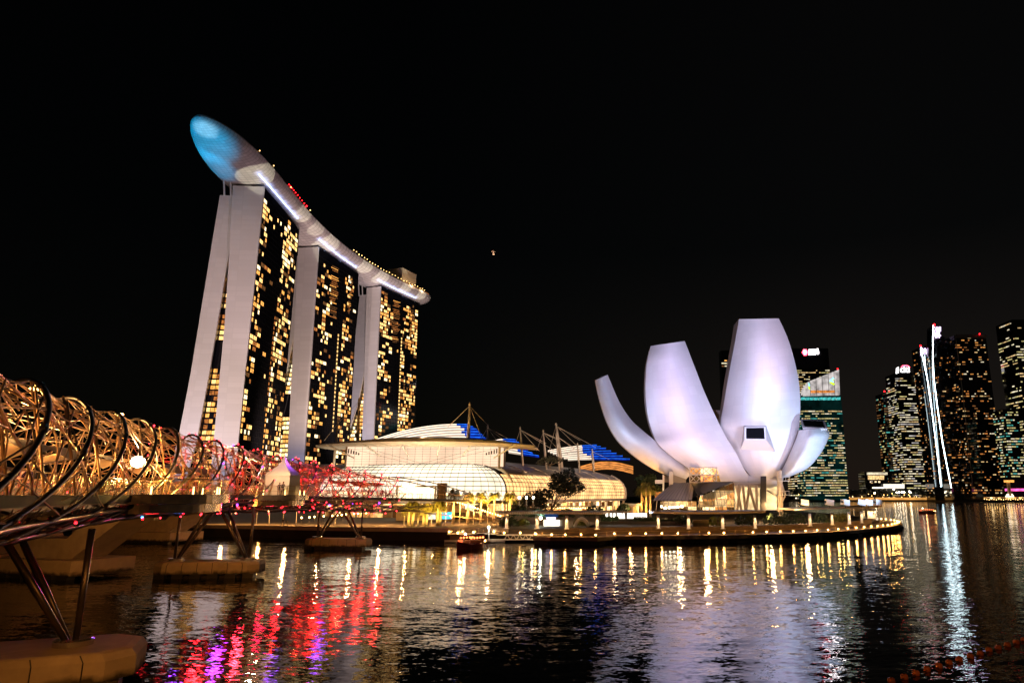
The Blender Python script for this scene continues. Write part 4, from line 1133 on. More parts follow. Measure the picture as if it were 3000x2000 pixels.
# petal lights
BLU, PNK, WRM, LAV = (0.42, 0.60, 1.0), (1.0, 0.40, 0.80), (1.0, 0.66, 0.42), (0.68, 0.64, 1.0)
t = lambda x, y, Y: P(*cp(x, y), Y)
def flood(loc, e, col, tgt, ang, bl=1):
    light('SPOT', loc, e, col, tgt, .8, ang, bl, 'petal_floodlight')
for q, e in (((-14, 4, 8), 9.2e5), ((60, 6, 7), 9.0e5)):         # projectors on the near promenade
    light('SPOT', q, e, LAV, (38, 200, 49), 1.5, 21.5, .5, 'petal_projector')
flood((30, 152, 3), 5.4e4, BLU, t(1290, 600, 188), 26); flood((86, 172, 3), 4.2e4, BLU, t(1530, 640, 188), 30); flood((52, 156, 3), 3.6e4, BLU, t(1330, 800, 188), 40)
flood((60, 150, 3), 6.5e4, PNK, t(1440, 340, 194), 26); flood((52, 140, 3), 8e4, WRM, t(1370, 100, 200), 26)
flood((10, 150, 3), 6.0e4, BLU, t(640, 580, 196), 30); flood((16, 148, 3), 6.5e4, PNK, t(640, 320, 206), 26); flood((12, 150, 3), 1.6e4, PNK, t(760, 900, 196), 26)
flood((-14, 172, 3), 8e4, BLU, t(230, 760, 206), 44); flood((12, 160, 3), 4.0e4, BLU, t(300, 900, 206), 50)
flood((84, 182, 3), 6e4, (0.46, 0.66, 1.0), t(1780, 1080, 199), 56); flood((70, 162, 3), 1.6e4, (0.62, 0.66, 1.0), t(1700, 1150, 199), 40)
light('POINT', (48, 192, 7), 2.4e3, (1.0, 0.55, 0.22), size=.4, name='lobby_lamp')
light('POINT', (30, 190, 7), 2.2e3, (1.0, 0.55, 0.22), size=.4, name='lobby_lamp')
light('POINT', (57, 190, 6), 2.2e3, (1.0, 0.55, 0.22), size=.4, name='lobby_lamp')
light('SPOT', (22, 180, 4), 0.9e4, (1.0, 0.56, 0.30), t(700, 1150, 196), .6, 80, 1, 'petal_floodlight')
light('SPOT', (44, 176, 4), 1.0e4, (1.0, 0.56, 0.30), t(1200, 1250, 196), .6, 80, 1, 'petal_floodlight')
# ------------------------------------------------------------------ double helix footbridge
def ax(Y):
    t_ = Y - 65.5
    return -42.57 - .292 * t_ + .00302 * t_ * t_
ZCEN = [(0, 11.2), (41, 11.8), (50, 12.05), (65, 12.3), (81, 12.15), (89, 12.15), (104, 11.75), (119, 11.5), (133, 11.0), (146, 10.4), (172, 9.6)]
RAD = [(0, 4.4), (93, 4.35), (119, 4.2), (135, 4.1), (155, 4.0), (172, 3.7)]
TOPS = [-1.0e-9, 40.9, 49.3, 58.0, 65.2, 73.8, 81.3, 89.0, 96.4, 103.5, 111.6, 118.7, 125.6, 132.8, 139.7, 146.4]
PHT = [(-5.4, -5.0)] + [(y - 3.2, i) for i, y in enumerate(TOPS[1:])] + [(171.2, 18)]
ZDK = [(0, 9.9), (93, 9.9), (135, 9.5), (172, 8.9), (190, 8.4)]
YS, SS = [8 + .5 * i for i in range(360)], [0.0]
for a_, c_ in zip(YS, YS[1:]): SS.append(SS[-1] + math.hypot(.5, ax(c_) - ax(a_)))
S43 = SS[70]
def frame(s):
    j = min(len(SS) - 2, max(0, int(s / SS[-1] * (len(SS) - 1))))
    while SS[j + 1] < s and j < len(SS) - 2: j += 1
    while SS[j] > s and j > 0: j -= 1
    Y = YS[j] + .5 * (s - SS[j]) / (SS[j + 1] - SS[j])
    dx = -.292 + .00604 * (Y - 65.5)
    tn = Vector((dx, 1, 0)).normalized()
    return Y, Vector((ax(Y), Y, 0)), tn, Vector((tn.y, -tn.x, 0))
def onhx(s, ang, r):
    Y, c, tn, rt = frame(s)
    return c + rt * (r * math.cos(ang)) + Vector((0, 0, interp(ZCEN, Y) + r * math.sin(ang)))
PITCH = 48.0
S_END = SS[int((154 - 8) / .5)]
br = empty('helix_footbridge', (ax(60), 60, 9.9), 'steel double helix footbridge with amber lamps near and red lights far, crossing to the mall', 'footbridge')
def turn(s): return interp(PHT, frame(s)[0]) / 6
def out_ang(k, s): return math.pi / 2 + 2 * math.pi * (turn(s) + k / 6)
def in_ang(k, s): return math.pi / 2 - 2 * math.pi * (turn(s) + .05 + k / 5)
smp = [i * .75 for i in range(int(S_END / .75) + 1)]
for k in range(6):
    b = MB(); b.tube([onhx(s, out_ang(k, s), interp(RAD, frame(s)[0])) for s in smp], [.125 if frame(s)[0] < 90 else .10 for s in smp], 8)
    for q in range(2 + k % 3, len(smp) - 2, 9):
        s = smp[q]; b.tube([onhx(s + d, out_ang(k, s + d), interp(RAD, frame(s)[0])) for d in (-.28, 0, .28)], .165, 8)
    b.build('outer_helix_tube', M['steel_dark'], br, True)
for k in range(5):
    b = MB(); b.tube([onhx(s, in_ang(k, s), interp(RAD, frame(s)[0]) - .75) for s in smp], .055, 6)
    b.build('inner_helix_tube', M['steel'], br, True)
# tie rods between the two helices, and stiffening hoops
items = []
rr = random.Random(3)
for k in range(6):
    s = 1.0 + k * .4
    while s < S_END - 3:
        a0 = out_ang(k, s); r0 = interp(RAD, frame(s)[0]); p = onhx(s, a0, r0)
        for ds in (-6.0, 5.2, 8.6):
            s2 = s + ds
            if 0 < s2 < S_END:
                best = min(range(5), key=lambda q: abs((in_ang(q, s2) - a0 + math.pi) % (2 * math.pi) - math.pi))
                p2_ = onhx(s2, in_ang(best, s2), r0 - .75)
                if (p2_ - p).length < 10.5:
                    def fn(bb, mi, p=p, q=p2_, r=rr.choice([.032, .032, .04, .05])): bb.tube([p, q], r, 5, mi, False)
                    items.append((fn, M['steel'], (p + p2_) / 2))
        s2 = s + PITCH / 6
        if s2 < S_END:
            def fn(bb, mi, p=p, q=onhx(s2, out_ang(k, s) - .25, r0 - 1.5)): bb.tube([p, q], .036, 5, mi, False)
            items.append((fn, M['steel'], p))
        s += 3.3
many('tie_rod', items, br, 100)
s = 2.0; q = 0
items = []
while s < S_END:
    Y, c, tn, rt = frame(s)
    r = interp(RAD, Y) - .75
    def fn(bb, mi, s=s, r=r): bb.tube([onhx(s, R(-28 + 236 * i / 20), r) for i in range(21)], .038, 5, mi)
    items.append((fn, M['steel'], onhx(s, 0, r)))
    s += 4.4
many('stiffening_hoop', items, br, 100)
# paired struts from the deck edge up to the outer tubes
items = []
for side in (1, -1):
    s = 4.0
    while s < S_END - 4:
        Y, c, tn, rt = frame(s); foot = c + rt * (3.25 * side) + Vector((0, 0, interp(ZDK, Y) - .1)); r0 = interp(RAD, Y)
        for ds, an in ((-2.4, 52), (2.6, 40), (.6, 66)):
            p = onhx(s + ds, R(an if side > 0 else 180 - an), r0 - .1)
            def fn(bb, mi, a=foot, q=p, r=.06 if ds < 2 else .045): bb.tube([a, q], r, 6, mi, False)
            items.append((fn, M['steel'], foot))
        s += 6.3
many('deck_strut', items, br, 100)
# deck, kerbs and fascia
b = MB(); rows = []
dsm = [i * 2.0 for i in range(int((SS[-1]) / 2.0)) if frame(i * 2.0)[0] < 184]
for s in dsm:
    Y, c, tn, rt = frame(s); z = interp(ZDK, Y)
    rows.append([c + rt * x + Vector((0, 0, zz)) for x, zz in ((-3.1, z), (3.1, z), (3.1, z - .55), (-3.1, z - .55), (-3.1, z))])
b.loft(rows, uv=False); b.build('deck', M['deck_floor'], br)
for side in (-1, 1):
    b = MB(); b.loft([[frame(s)[1] + frame(s)[3] * (side * x) + Vector((0, 0, interp(ZDK, frame(s)[0]) + z)) for x, z in ((3.12, .08), (3.3, .06), (3.3, -.45), (3.12, -.45), (3.12, .06))] for s in dsm], uv=False)
    b.build('deck_fascia', M['fascia'], br)
    b = MB(); b.loft([[frame(s)[1] + frame(s)[3] * (side * 3.05) + Vector((0, 0, interp(ZDK, frame(s)[0]) + z)) for z in (.12, 1.12)] for s in dsm], uv=False)
    b.build('glass_balustrade', M['glass_rail'], br)
    b = MB(); b.tube([frame(s)[1] + frame(s)[3] * (side * 3.05) + Vector((0, 0, interp(ZDK, frame(s)[0]) + 1.18)) for s in dsm], .045, 5)
    for s in dsm: b.tube([frame(s)[1] + frame(s)[3] * (side * 3.08) + Vector((0, 0, interp(ZDK, frame(s)[0]) + z)) for z in (.05, 1.15)], .03, 4)
    b.build('handrail', M['steel'], br)
# lower chords and cross bracing under the deck
for x, dz in ((-1.6, 0), (1.6, 0), (3.0, .9)):
    b = MB(); b.tube([frame(s)[1] + frame(s)[3] * x + Vector((0, 0, interp(ZCEN, frame(s)[0]) - interp(RAD, frame(s)[0]) + .35 + dz)) for s in dsm if frame(s)[0] < 168], .15, 6); b.build('lower_chord', M['steel_dark'], br, True)
items = []
i = 0
for s0, s1 in zip(dsm[::2], dsm[2::2]):
    if frame(s1)[0] > 166: break
    zz0 = interp(ZCEN, frame(s0)[0]) - interp(RAD, frame(s0)[0]) + .4
    for xa, xb, za, zb_ in ((-1.6, 1.6, 0, 0), (1.6, 3.0, 0, .9), (3.0, 1.6, 1.1, 0)):
        p = frame(s0)[1] + frame(s0)[3] * xa + Vector((0, 0, zz0 + za)); q = frame(s1)[1] + frame(s1)[3] * xb + Vector((0, 0, zz0 + zb_))
        def fn(bb, mi, p=p, q=q): bb.tube([p, q], .07, 5, mi, False)
        items.append((fn, M['steel_dark'], p))
many('under_brace', items, br, 100)
# canopy shells over the walkway
s = 10.0; q = 0
while s < S_END - 6:
    rows = []
    for i in range(9):
        ss = s + 6.0 * i / 8
        Y, c, tn, rt = frame(ss)
        ti = .28 * math.sin(i * .5 + q * 1.7)
        rows.append([c + rt * (2.5 * x - .5) + Vector((0, 0, interp(ZDK, Y) + 3.15 - .75 * x * x + ti * x)) for x in [-1 + j / 5 for j in range(11)]])
    b = MB(); b.loft(rows, uv=False)
    b.build('canopy_panel', M['canopy_panel'], br, True)
    s += 9.5; q += 1
# end arches down to the plaza
for x, hz in ((-3.3, 4.0), (3.3, 4.0), (1.4, 5.2)):
    b = MB(); pl = []
    for i in range(15):
        f = i / 14
        Y = lerp(150, 186, f); c = Vector((ax(Y) + x * .7 + (f * 4.0), Y, 0))
        pl.append(c + Vector((0, 0, (13.6 - 5.4 * f ** 2) if x != 1.4 else (7.4 - 3.8 * f))))
    b.tube(pl, .13, 6); b.build('end_arch', M['steel'], br, True)
# viewing pods on the bay side
def pod(Yc, la, lb, off, name_l):
    ss = min(range(len(YS)), key=lambda j: abs(YS[j] - Yc)); s0 = SS[ss]
    z = interp(ZDK, Yc)
    def ring(th, k=1.0, dz=0.0):
        s_ = s0 + la * math.sin(th) * k
        Y, c, tn, rt = frame(s_)
        return c + rt * (off + lb * math.cos(th) * k) + Vector((0, 0, z + dz))
    th = [R(-88 + 176 * i / 28) for i in range(29)]
    b = MB(); top = [ring(a, 1, .02) for a in th]; bot = [ring(a, 1, -.5) for a in th]
    b.add(top, [tuple(range(29))]); b.add(bot, [tuple(reversed(range(29)))])
    b.loft([bot, top], uv=False); b.build('pod_deck', M['deck_floor'], br)
    b = MB(); b.loft([[ring(a, 1.02, d) for a in th] for d in (-.62, .12)], uv=False)
    b.build('pod_fascia', M['pod_steel'], br)
    b = MB(); b.loft([[ring(a, .93, d) for a in th] for d in (-1.35, -.66)], uv=False); b.build('pod_soffit', M['pod_steel'], br)
    b = MB(); b.loft([[ring(a, k, -1.36) for a in th] for k in (.93, .2)], uv=False); b.build('pod_underside', M['steel_dark'], br)
    b = MB(); b.loft([[ring(a, .99, d) for a in th] for d in (.14, 1.25)], uv=False); b.build('pod_glass', M['glass_rail'], br)
    b = MB(); b.tube([ring(a, .99, 1.32) for a in th], .05, 5); b.tube([ring(a, .985, .62) for a in th], .02, 4)
    for a in th[::2]: b.tube([ring(a, .99, .1), ring(a, .985, 1.3)], .035, 4)
    b.build('pod_rail', M['steel'], br)
    for a in th[3:-2:5]:
        b = MB(); p = ring(a, .9, .35); b.tube([p - Vector((0, 0, .28)), p + Vector((0, 0, .38))], .07, 6); b.build('pod_bollard_light', M['lamp_soft'], br)
    return ring
ring1 = pod(60, 8.2, 6.4, 2.2, 1)
ring2 = pod(100, 7.0, 5.6, 2.2, 2)
# red, pink and violet bulbs along the tubes; brighter ones under the deck
items = []
rb = random.Random(12)
for k in range(6):
    s = 38 + rb.uniform(0, 2)
    while s < S_END:
        Y = frame(s)[0]
        if Y < 70:
            if rb.random() < .93: s += 2.6; continue
        a = out_ang(k, s); r = interp(RAD, Y) + .2
        p = onhx(s, a, r)
        mat = M['led_pink'] if rb.random() < .82 else M[rb.choice(['led_purple', 'led_red', 'led_red', 'lamp_soft'])]
        def fn(bb, mi, p=p, r=.045 + .0005 * Y): bb.ball(p, r, 6, mi)
        items.append((fn, mat, p))
        s += 2.3
s = 30.0
while s < S_END:
    Y, c, tn, rt = frame(s)
    x = rb.uniform(1.0, 3.2)
    p = c + rt * x + Vector((0, 0, interp(ZDK, Y) - rb.uniform(.9, 1.9)))
    mat = M['led_red'] if rb.random() < .72 else M[rb.choice(['led_purple', 'led_purple', 'led_blue', 'led_pink'])]
    def fn(bb, mi, p=p, r=.06 + .0007 * Y): bb.ball(p, r, 6, mi)
    items.append((fn, mat, p))
    s += rb.uniform(2.2, 5.5) if Y < 90 else rb.uniform(1.6, 3.4)
many('bulb', items, br, 100)
# overhead lamps (two visible), one big floodlight at the pod
for (px, py, Y) in ((103, 1139, 45), (350, 1213, 60.5)):
    p = P(px, py, Y); b = MB(); b.ball(p, .34, 8, 0, .4); b.build('overhead_lamp', M['lamp_warm'], br)
    light('POINT', p - Vector((0, 0, .5)), 460, (1.0, 0.50, 0.16), size=.2, name='overhead_lamp_light', parent=br)
p = P(404, 1352, 57.5)
b = MB(); b.ball(p, .52, 12, 0, .9); b.build('floodlight', M['flood'], br)
light('POINT', p + Vector((.5, -1.2, .3)), 700, (1.0, 0.56, 0.20), size=.3, name='floodlight_light')
Yw = [22, 32, 42, 50, 58, 66, 74, 83]
for Y in Yw: light('POINT', (ax(Y) - .5, Y, interp(ZDK, Y) + 2.2), 760, (1.0, 0.40, 0.10), size=.15, name='walkway_lamp')
for Y in (86, 110, 118, 126, 134, 142, 149):
    light('POINT', (ax(Y) + 1.0, Y, interp(ZDK, Y) + 2.6), 800, (1.0, 0.014, 0.016), size=1.1, name='red_lamp')
    light('POINT', (ax(Y), Y + 4, interp(ZDK, Y) + 1.2), 160, (1.0, 0.5, 0.2), size=.15, name='walkway_lamp')
for Y, e, c_ in ((58, 500, (1, .02, .03)), (66, 500, (.02, .2, 1.0)), (71, 380, (.35, .05, 1.0)), (77, 900, (1, .012, .02)), (84, 330, (.5, .04, 1.0)), (91, 1100, (1, .02, .04)), (98, 600, (1.0, .015, .06)), (104, 900, (1, .012, .02))):
    light('SPOT', (ax(Y) + 3.9, Y, interp(ZDK, Y) - 1.1), e, c_, (-6, 10, 2), .55, 42, .6, 'under_deck_lamp')
for Y in (99, 118): light('POINT', (ax(Y) + 5.5, Y, interp(ZDK, Y) + 4.6), 220, (0.35, 0.06, 1.0), size=.8, name='violet_lamp')
for a in (-40, 0, 40): light('POINT', ring1(R(a), .55, 1.2), 800, (1.0, 0.52, 0.10), size=.12, name='pod_lamp')
# unseen lamps added to brighten the piers of both bridges
for (x, y, z, e, tx, ty, tz) in ((-22, 22, 8.2, 1500, -31, 38, 1.5), (-15, 33, 8.0, 500, -30, 38, 2), (-40, 74, 7.6, 1500, -46, 90, 1.5), (-38, 116, 7.2, 1500, -46, 135, 1.5), (-54, 66, 7.0, 4200, -72, 92, 5), (-78, 122, 6.8, 5200, -94, 154, 5)):
    light('SPOT', (x, y, z), e * (2.0 if x > -45 else 0.95), (1.0, 0.36, 0.06), (tx, ty, tz), .25, 80, .8, 'pier_fill_light')
light('SPOT', (-26, 50, 2.5), 380, (1.0, 0.62, 0.30), ring1(R(10), 1, -.4), .2, 70, .8, 'pod_fill_light')  # added lamps low over the water brighten the pod fascias
light('SPOT', (-32, 90, 2.5), 300, (1.0, 0.62, 0.30), ring2(R(0), 1, -.4), .2, 70, .8, 'pod_fill_light')
# ---- piers: concrete pile caps with steel legs
def pier(Yc, label, half, dep):
    c = Vector((ax(Yc), Yc, 0)); dx = -.292 + .00604 * (Yc - 65.5)
    tn = Vector((dx, 1, 0)).normalized(); rt = Vector((tn.y, -tn.x, 0))
    root = empty('bridge_pier', c, label, 'bridge pier', 'piers of the helix footbridge')
    prof = [(-half, -dep * .6), (-half + 1.2, -dep), (half - 1.2, -dep), (half, -dep * .6), (half, dep * .6), (half - 1.2, dep), (-half + 1.2, dep), (-half, dep * .6)]
    rows = []
    for z, k in ((.5, 1.0), (1.5, 1.0), (1.85, .965), (1.93, .92)):
        rows.append([c + rt * (x * k) + tn * (y * k) + Vector((0, 0, z)) for x, y in prof])
    b = MB(); b.loft(rows, uv=False, closed=True); b.add(rows[-1], [tuple(range(8))]); b.add(rows[0], [tuple(reversed(range(8)))])
    cap = b.build('pile_cap', M['cap_concrete'], root)
    b = MB()
    for i in range(1, 7):
        x = -half + 2 * half * i / 7
        pl = [c + rt * x * k + tn * (-dep * k - .012) + Vector((0, 0, z)) for z, k in ((.52, 1), (1.5, 1), (1.85, .965))]
        b.tube(pl, .035, 4)
    b.build('joint', M['dark'], cap)
    for i in range(6):
        x = -half + 2 * half * (i + .5) / 6
        b = MB(); q_ = c + rt * x + tn * (-dep + .6) + Vector((0, 0, .12)); b.box(q_, (half * .2, 1.3, .8), math.atan2(rt.y, rt.x)); b.build('fender', M['dark'], cap)
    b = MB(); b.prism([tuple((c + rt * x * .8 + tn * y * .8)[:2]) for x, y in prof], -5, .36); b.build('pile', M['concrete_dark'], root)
    zt_ = interp(ZCEN, Yc) - interp(RAD, Yc) + .4
    for sd in (-1, 1):
        f = c + rt * (4.3 * sd) + Vector((0, 0, 1.92))
        b = MB(); b.lathe(f, [(.95, 0), (.95, .28), (.8, .36)], 20); b.build('foot_ring', M['steel_bright'], root)
        b = MB(); b.tube([f + rt * .1 * sd, f + rt * (.05 * sd) + Vector((0, 0, zt_ - 1.6))], .17, 10); b.build('post', M['steel_dark'], root, True)
        for yy in (-1.3, 1.3):
            b = MB(); b.tube([f - rt * .15 * sd + tn * yy * .12, (f - rt * .15 * sd + tn * yy * .12).lerp(c + rt * (.75 * sd) + tn * yy + Vector((0, 0, zt_)), .5), c + rt * (.75 * sd) + tn * yy + Vector((0, 0, zt_))], [.14, .20, .17], 10); b.build('leg', M['steel_dark'], root, True)
pier(38.7, 'nearest bridge pier, its concrete pile cap filling the lower left corner', 7.6, 3.0)
pier(90, 'bridge pier with four steel legs below the larger viewing pod', 6.1, 2.1)
pier(135, 'bridge pier in front of the mall bank wall, farthest of the footbridge piers', 6.1, 2.0)
# ---- road bridge behind, on V shaped concrete piers
rdb = empty('road_bridge', (-80, 120, 8), 'low concrete road bridge behind the helix footbridge, on broad V shaped piers', 'road bridge')
b = MB(); rows = []
for x, y in ((-38, 20), (-68, 89), (-95, 152), (-112, 192), (-150, 280)):
    rows.append([Vector((x - 16, y + 5, 10.9)), Vector((x + 2.6, y, 10.9)), Vector((x + 3, y, 10.8)), Vector((x + 3, y, 8.2)), Vector((x + 1, y, 7.5)), Vector((x - 16, y + 5, 7.5)), Vector((x - 16, y + 5, 10.9))])
b.loft(rows, uv=False); b.build('road_deck', M['dark'], rdb)
for k, (cx_, cy_, sc) in enumerate(((-69, 90, 1.0), (-86, 96, 1.0), (-94.5, 152, 1.0), (-110, 160, 1))):
    d_ = Vector((.96, -.28, 0)); n_ = Vector((.28, .96, 0)); c = Vector((cx_, cy_, 0))
    b = MB(); pl = []
    for x, z in ((-5.5, 2.2), (4.5, 2.2), (13, 7.9), (7.2, 7.9), (3.2, 4.6), (-3.2, 4.6), (-6.5, 7.9), (-12.5, 7.9)): pl.append(c + d_ * x + Vector((0, 0, z)))
    b.extrude(pl, n_ * 4.5); b.build('pier_arm', M['concrete'], rdb)
    b = MB()
    for z0, z1, m_ in ((.4, 2.2, 0),):
        pts_ = [c + d_ * x + n_ * y for x, y in ((-7.2, -2), (7.2, -2), (7.8, -.5), (7.8, 6), (-7.8, 6), (-7.8, -.5))]
        b.prism([tuple(p[:2]) for p in pts_], z0, z1)
    cap = b.build('pile_cap', M['cap_concrete'], rdb)
    for q in range(6):
        b = MB(); b.box(c + d_ * (-6.2 + 2.48 * q) + n_ * -1.6 + Vector((0, 0, .15)), (1.5, 1.0, .7), math.atan2(d_.y, d_.x)); b.build('fender', M['dark'], cap)
# ------------------------------------------------------------------ business district across the bay
def tower_block(name, label, cat, px0, px1, top, Y, dep, style, seed, lit, fh=4.2, cw=3.0, run=(1, 3), yaw=0.0, top_slope=None, glass='black_glass', base_py=1462, lean=0.0, floors=None):
    """front face spans px0..px1 at depth Y; style: weighted window materials"""
    a, c = P(px0, 1440, Y), P(px1, 1440, Y)
    w = c.x - a.x; xm = (a.x + c.x) / 2
    H = P((px0 + px1) / 2, top, Y).z
    root = empty(name, (xm, Y, 2.2), label, cat, 'towers of the business district')
    ca, sa = math.cos(yaw), math.sin(yaw)
    def pt(u, v, z): return Vector((xm + (u * ca - v * sa) + lean * (z / H), Y + u * sa + v * ca, z))
    b = MB(); b.hexa([pt(-w / 2, 0, 2), pt(w / 2, 0, 2), pt(w / 2, dep, 2), pt(-w / 2, dep, 2)], [pt(-w / 2, 0, H), pt(w / 2, 0, H), pt(w / 2, dep, H), pt(-w / 2, dep, H)])
    b.build('facade', M[glass], root)
    r_ = random.Random(seed); items = []
    nf = int((H - 8) / fh)
    faces = [(lambda u, z: pt(-w / 2 + u, -.15, z), w)]
    if yaw or dep > 20:
        faces.append((lambda u, z: pt(-w / 2 - .15, dep - u, z), dep))
    for fi, (fp, L) in enumerate(faces):
        n_ = max(1, int(L / cw))
        for i in range(nf):
            z = 8 + i * fh
            fr = lit(i / nf, r_) if callable(lit) else lit
            k = 0
            while k < n_:
                ln = r_.randint(*run)
                if r_.random() < fr:
                    u0, u1 = k * L / n_ + .25, min(L, (k + ln) * L / n_) - .25
                    mat = M[r_.choice(style)]
                    hh = fh * r_.choice([.34, .42, .46])
                    def fn(bb, mi, fp=fp, u0=u0, u1=u1, z=z, hh=hh): bb.quad(fp(u0, z), fp(u1, z), fp(u1, z + hh), fp(u0, z + hh), mi)
                    items.append((fn, mat, fp(u0, z)))
                k += ln
    items.sort(key=lambda it: r_.random())
    many('window', items, root, 60)
    return root, pt, w, H
WARM = ['win_a', 'win_b', 'win_b', 'win_c']; OFF = ['win_white', 'win_lime', 'win_white', 'win_dim']; RES = ['far_amber', 'far_amber', 'win_c', 'far_cream', 'win_white', 'win_dim', 'win_dim']
TEAL = ['win_lime', 'win_white', 'win_teal', 'win_lime', 'far_cream']
def band(f, r_):
    return r_.choice([.0, .2, .5, .75, .9])
# tower with the red and white sign, behind the lotus
rt, pt, w, H = tower_block('office_tower', 'office tower with a glowing red and white roof sign, behind the slanted glass crown', 'office tower', 2330, 2458, 1020, 1160, 40, ['far_cream', 'win_white', 'far_cream', 'win_lime'], 4, lambda f, r_: 0 if f > .86 else r_.choice([.3, .6, .85, .9, .95]), 3.8, 2.6, (1, 4))
b = MB(); z0, z1 = P(2360, 1041, 1160).z, P(2360, 1023, 1160).z
xa, xb = P(2349, 1030, 1160).x, P(2366, 1030, 1160).x
zc = (z0 + z1) / 2
b.extrude([Vector((xa, 1158.6, zc)), Vector((lerp(xa, xb, .3), 1158.6, z0)), Vector((lerp(xa, xb, .75), 1158.6, z0)), Vector((xb, 1158.6, zc)), Vector((lerp(xa, xb, .75), 1158.6, z1)), Vector((lerp(xa, xb, .3), 1158.6, z1))], (0, .8, 0))
sg = b.build('sign_emblem', M['sign_red'], rt)
b = MB(); b.extrude([Vector((lerp(xa, xb, .35), 1158.2, z0 + 1)), Vector((lerp(xa, xb, .8), 1158.2, zc)), Vector((lerp(xa, xb, .35), 1158.2, z1 - 1))], (0, .3, 0)); b.build('sign_emblem_core', M['sign_white'], sg)
xc, xd = P(2368, 1030, 1160).x, P(2398, 1030, 1160).x
b = MB()
for i in range(4):
    u0, u1 = lerp(xc, xd, i / 4) + .5, lerp(xc, xd, (i + 1) / 4) - .5
    b.box(((u0 + u1) / 2, 1158.8, zc + .5 * i), (u1 - u0, .8, z1 - z0 - 2))
b.build('sign_letters', M['sign_strong'], rt)
# slanted crown tower
rt, pt, w, H = tower_block('office_tower', 'teal banded office tower with a slanted lit glass crown and a green and blue emblem', 'office tower', 2362, 2486, 1158, 1050, 42, TEAL, 9, lambda f, r_: r_.choice([.35, .6, .8, .9, .95]) if f < .86 or f > .95 else .0, 3.7, 2.7, (1, 4), glass='teal_glass')
def q(px, py, Y=1048): return P(px, py, Y)
b = MB(); pl = [q(2353, 1160), q(2461, 1156), q(2458, 1082), q(2372, 1116), q(2356, 1136)]
b.extrude(pl, (0, 14, 0)); cr_ = b.build('glass_crown', M['crown_glow'], rt)
b = MB(); b.extrude([q(2374, 1151, 1047.6), q(2446, 1150, 1047.6), q(2446, 1143, 1047.6), q(2374, 1143, 1047.6)], (0, .3, 0)); b.build('crown_floor_glow', M['crown_amber'], cr_)
for px, py in ((2372, 1116), (2390, 1109), (2408, 1102), (2426, 1095), (2443, 1088)):
    b = MB(); b.tube([q(px, py, 1047.5), q(px + 3, 1158, 1047.5)], .35, 4); b.build('crown_mullion', M['dark'], cr_)
b = MB(); b.tube([q(2432, 1118, 1047), q(2441, 1106, 1047), q(2443, 1111, 1047)], 1.1, 5); b.tube([q(2432, 1112, 1047), q(2441, 1119, 1047)], 1.2, 5); b.build('emblem_blue', M['sign_cyan'], cr_)
b = MB(); b.tube([q(2432, 1119, 1046.6), q(2444, 1126, 1046.6)], 1.5, 5); b.ball(q(2441, 1112, 1046), 1.3, 6); b.build('emblem_green', M['sign_green'], cr_)
b = MB(); b.tube([q(2369, 1122, 1047), q(2371, 1130, 1047)], 1.1, 5); b.build('emblem_blue', M['sign_cyan'], cr_)
b = MB(); b.tube([q(2369, 1132, 1047), q(2372, 1140, 1047)], 1.1, 5); b.build('emblem_green', M['sign_green'], cr_)
b = MB(); b.ball(q(2454, 1080), .9, 6); b.build('aviation_light', M['led_red'], rt)
b = MB()
for px in range(2346, 2452, 13): b.quad(q(px, 1172, 1049.6), q(px + 12, 1171, 1049.6), q(px + 12, 1163, 1049.6), q(px, 1164, 1049.6))
b.build('teal_floor_band', M['teal_band'], rt)
# thin tower seen in the gap between the two tall petals
tower_block('office_tower', 'dark sliver of a tower in the gap between the two tallest petals', 'office tower', 2129, 2156, 1026, 1180, 20, ['win_dim', 'win_a', 'win_white'], 21, lambda f, r_: .22 if f > .55 else .0, 5, 4)
# low lit building on the far shore
rt, pt, w, H = tower_block('waterfront_building', 'low brightly lit waterfront building with a pink middle storey', 'building', 2537, 2604, 1382, 1068, 25, ['win_white', 'win_b'], 31, .0)
for y0, y1, x0, x1, m in ((1383, 1390, 2540, 2600, 'win_white'), (1392, 1404, 2543, 2590, 'shop_glow'), (1408, 1415, 2549, 2588, 'far_cells'), (1426, 1430, 2556, 2602, 'shop_bright')):
    b = MB(); b.extrude([P(x0, y1, 1067), P(x1, y1, 1067), P(x1, y0, 1067), P(x0, y0, 1067)], (0, .4, 0)); b.build('lit_storey', M[m], rt)
b = MB(); b.hexa([P(2588, 1430, 1064), P(2650, 1430, 1064), P(2650, 1430, 1080), P(2588, 1430, 1080)], [P(2588, 1417, 1064), P(2650, 1417, 1064), P(2650, 1417, 1080), P(2588, 1417, 1080)])
tag(b.build('glowing_hall', M['poster']), 'long white glowing hall beside the low waterfront building', 'hall')
# group around the lettered tower
rt, pt, w, H = tower_block('office_tower', 'dark tower with a slanted red tipped corner, left of the tower with white letters', 'office tower', 2612, 2660, 1152, 1140, 30, ['win_dim', 'win_lime', 'win_teal', 'win_dim'], 41, lambda f, r_: .45, 4.4, 3)
b = MB(); b.ball(P(2591, 1146, 1139), 1.2, 6); b.build('aviation_light', M['led_red'], rt)
rt, pt, w, H = tower_block('office_tower', 'bright office tower carrying white letters under a red arc', 'office tower', 2657, 2734, 1092, 1100, 40, ['win_white', 'win_lime', 'far_cream', 'win_white', 'crown_glow'], 42, lambda f, r_: .62 if f < .8 else .5, 3.7, 2.8, (1, 4))
tc = bpy.data.curves.new('sign_letters', 'FONT'); tc.body = 'citi'; tc.size = 14.5; tc.extrude = .25; tc.space_character = .95; tc.offset = .22
tc.materials.append(M['sign_white'])
to0 = bpy.data.objects.new('sign_letters', tc); COL.objects.link(to0)
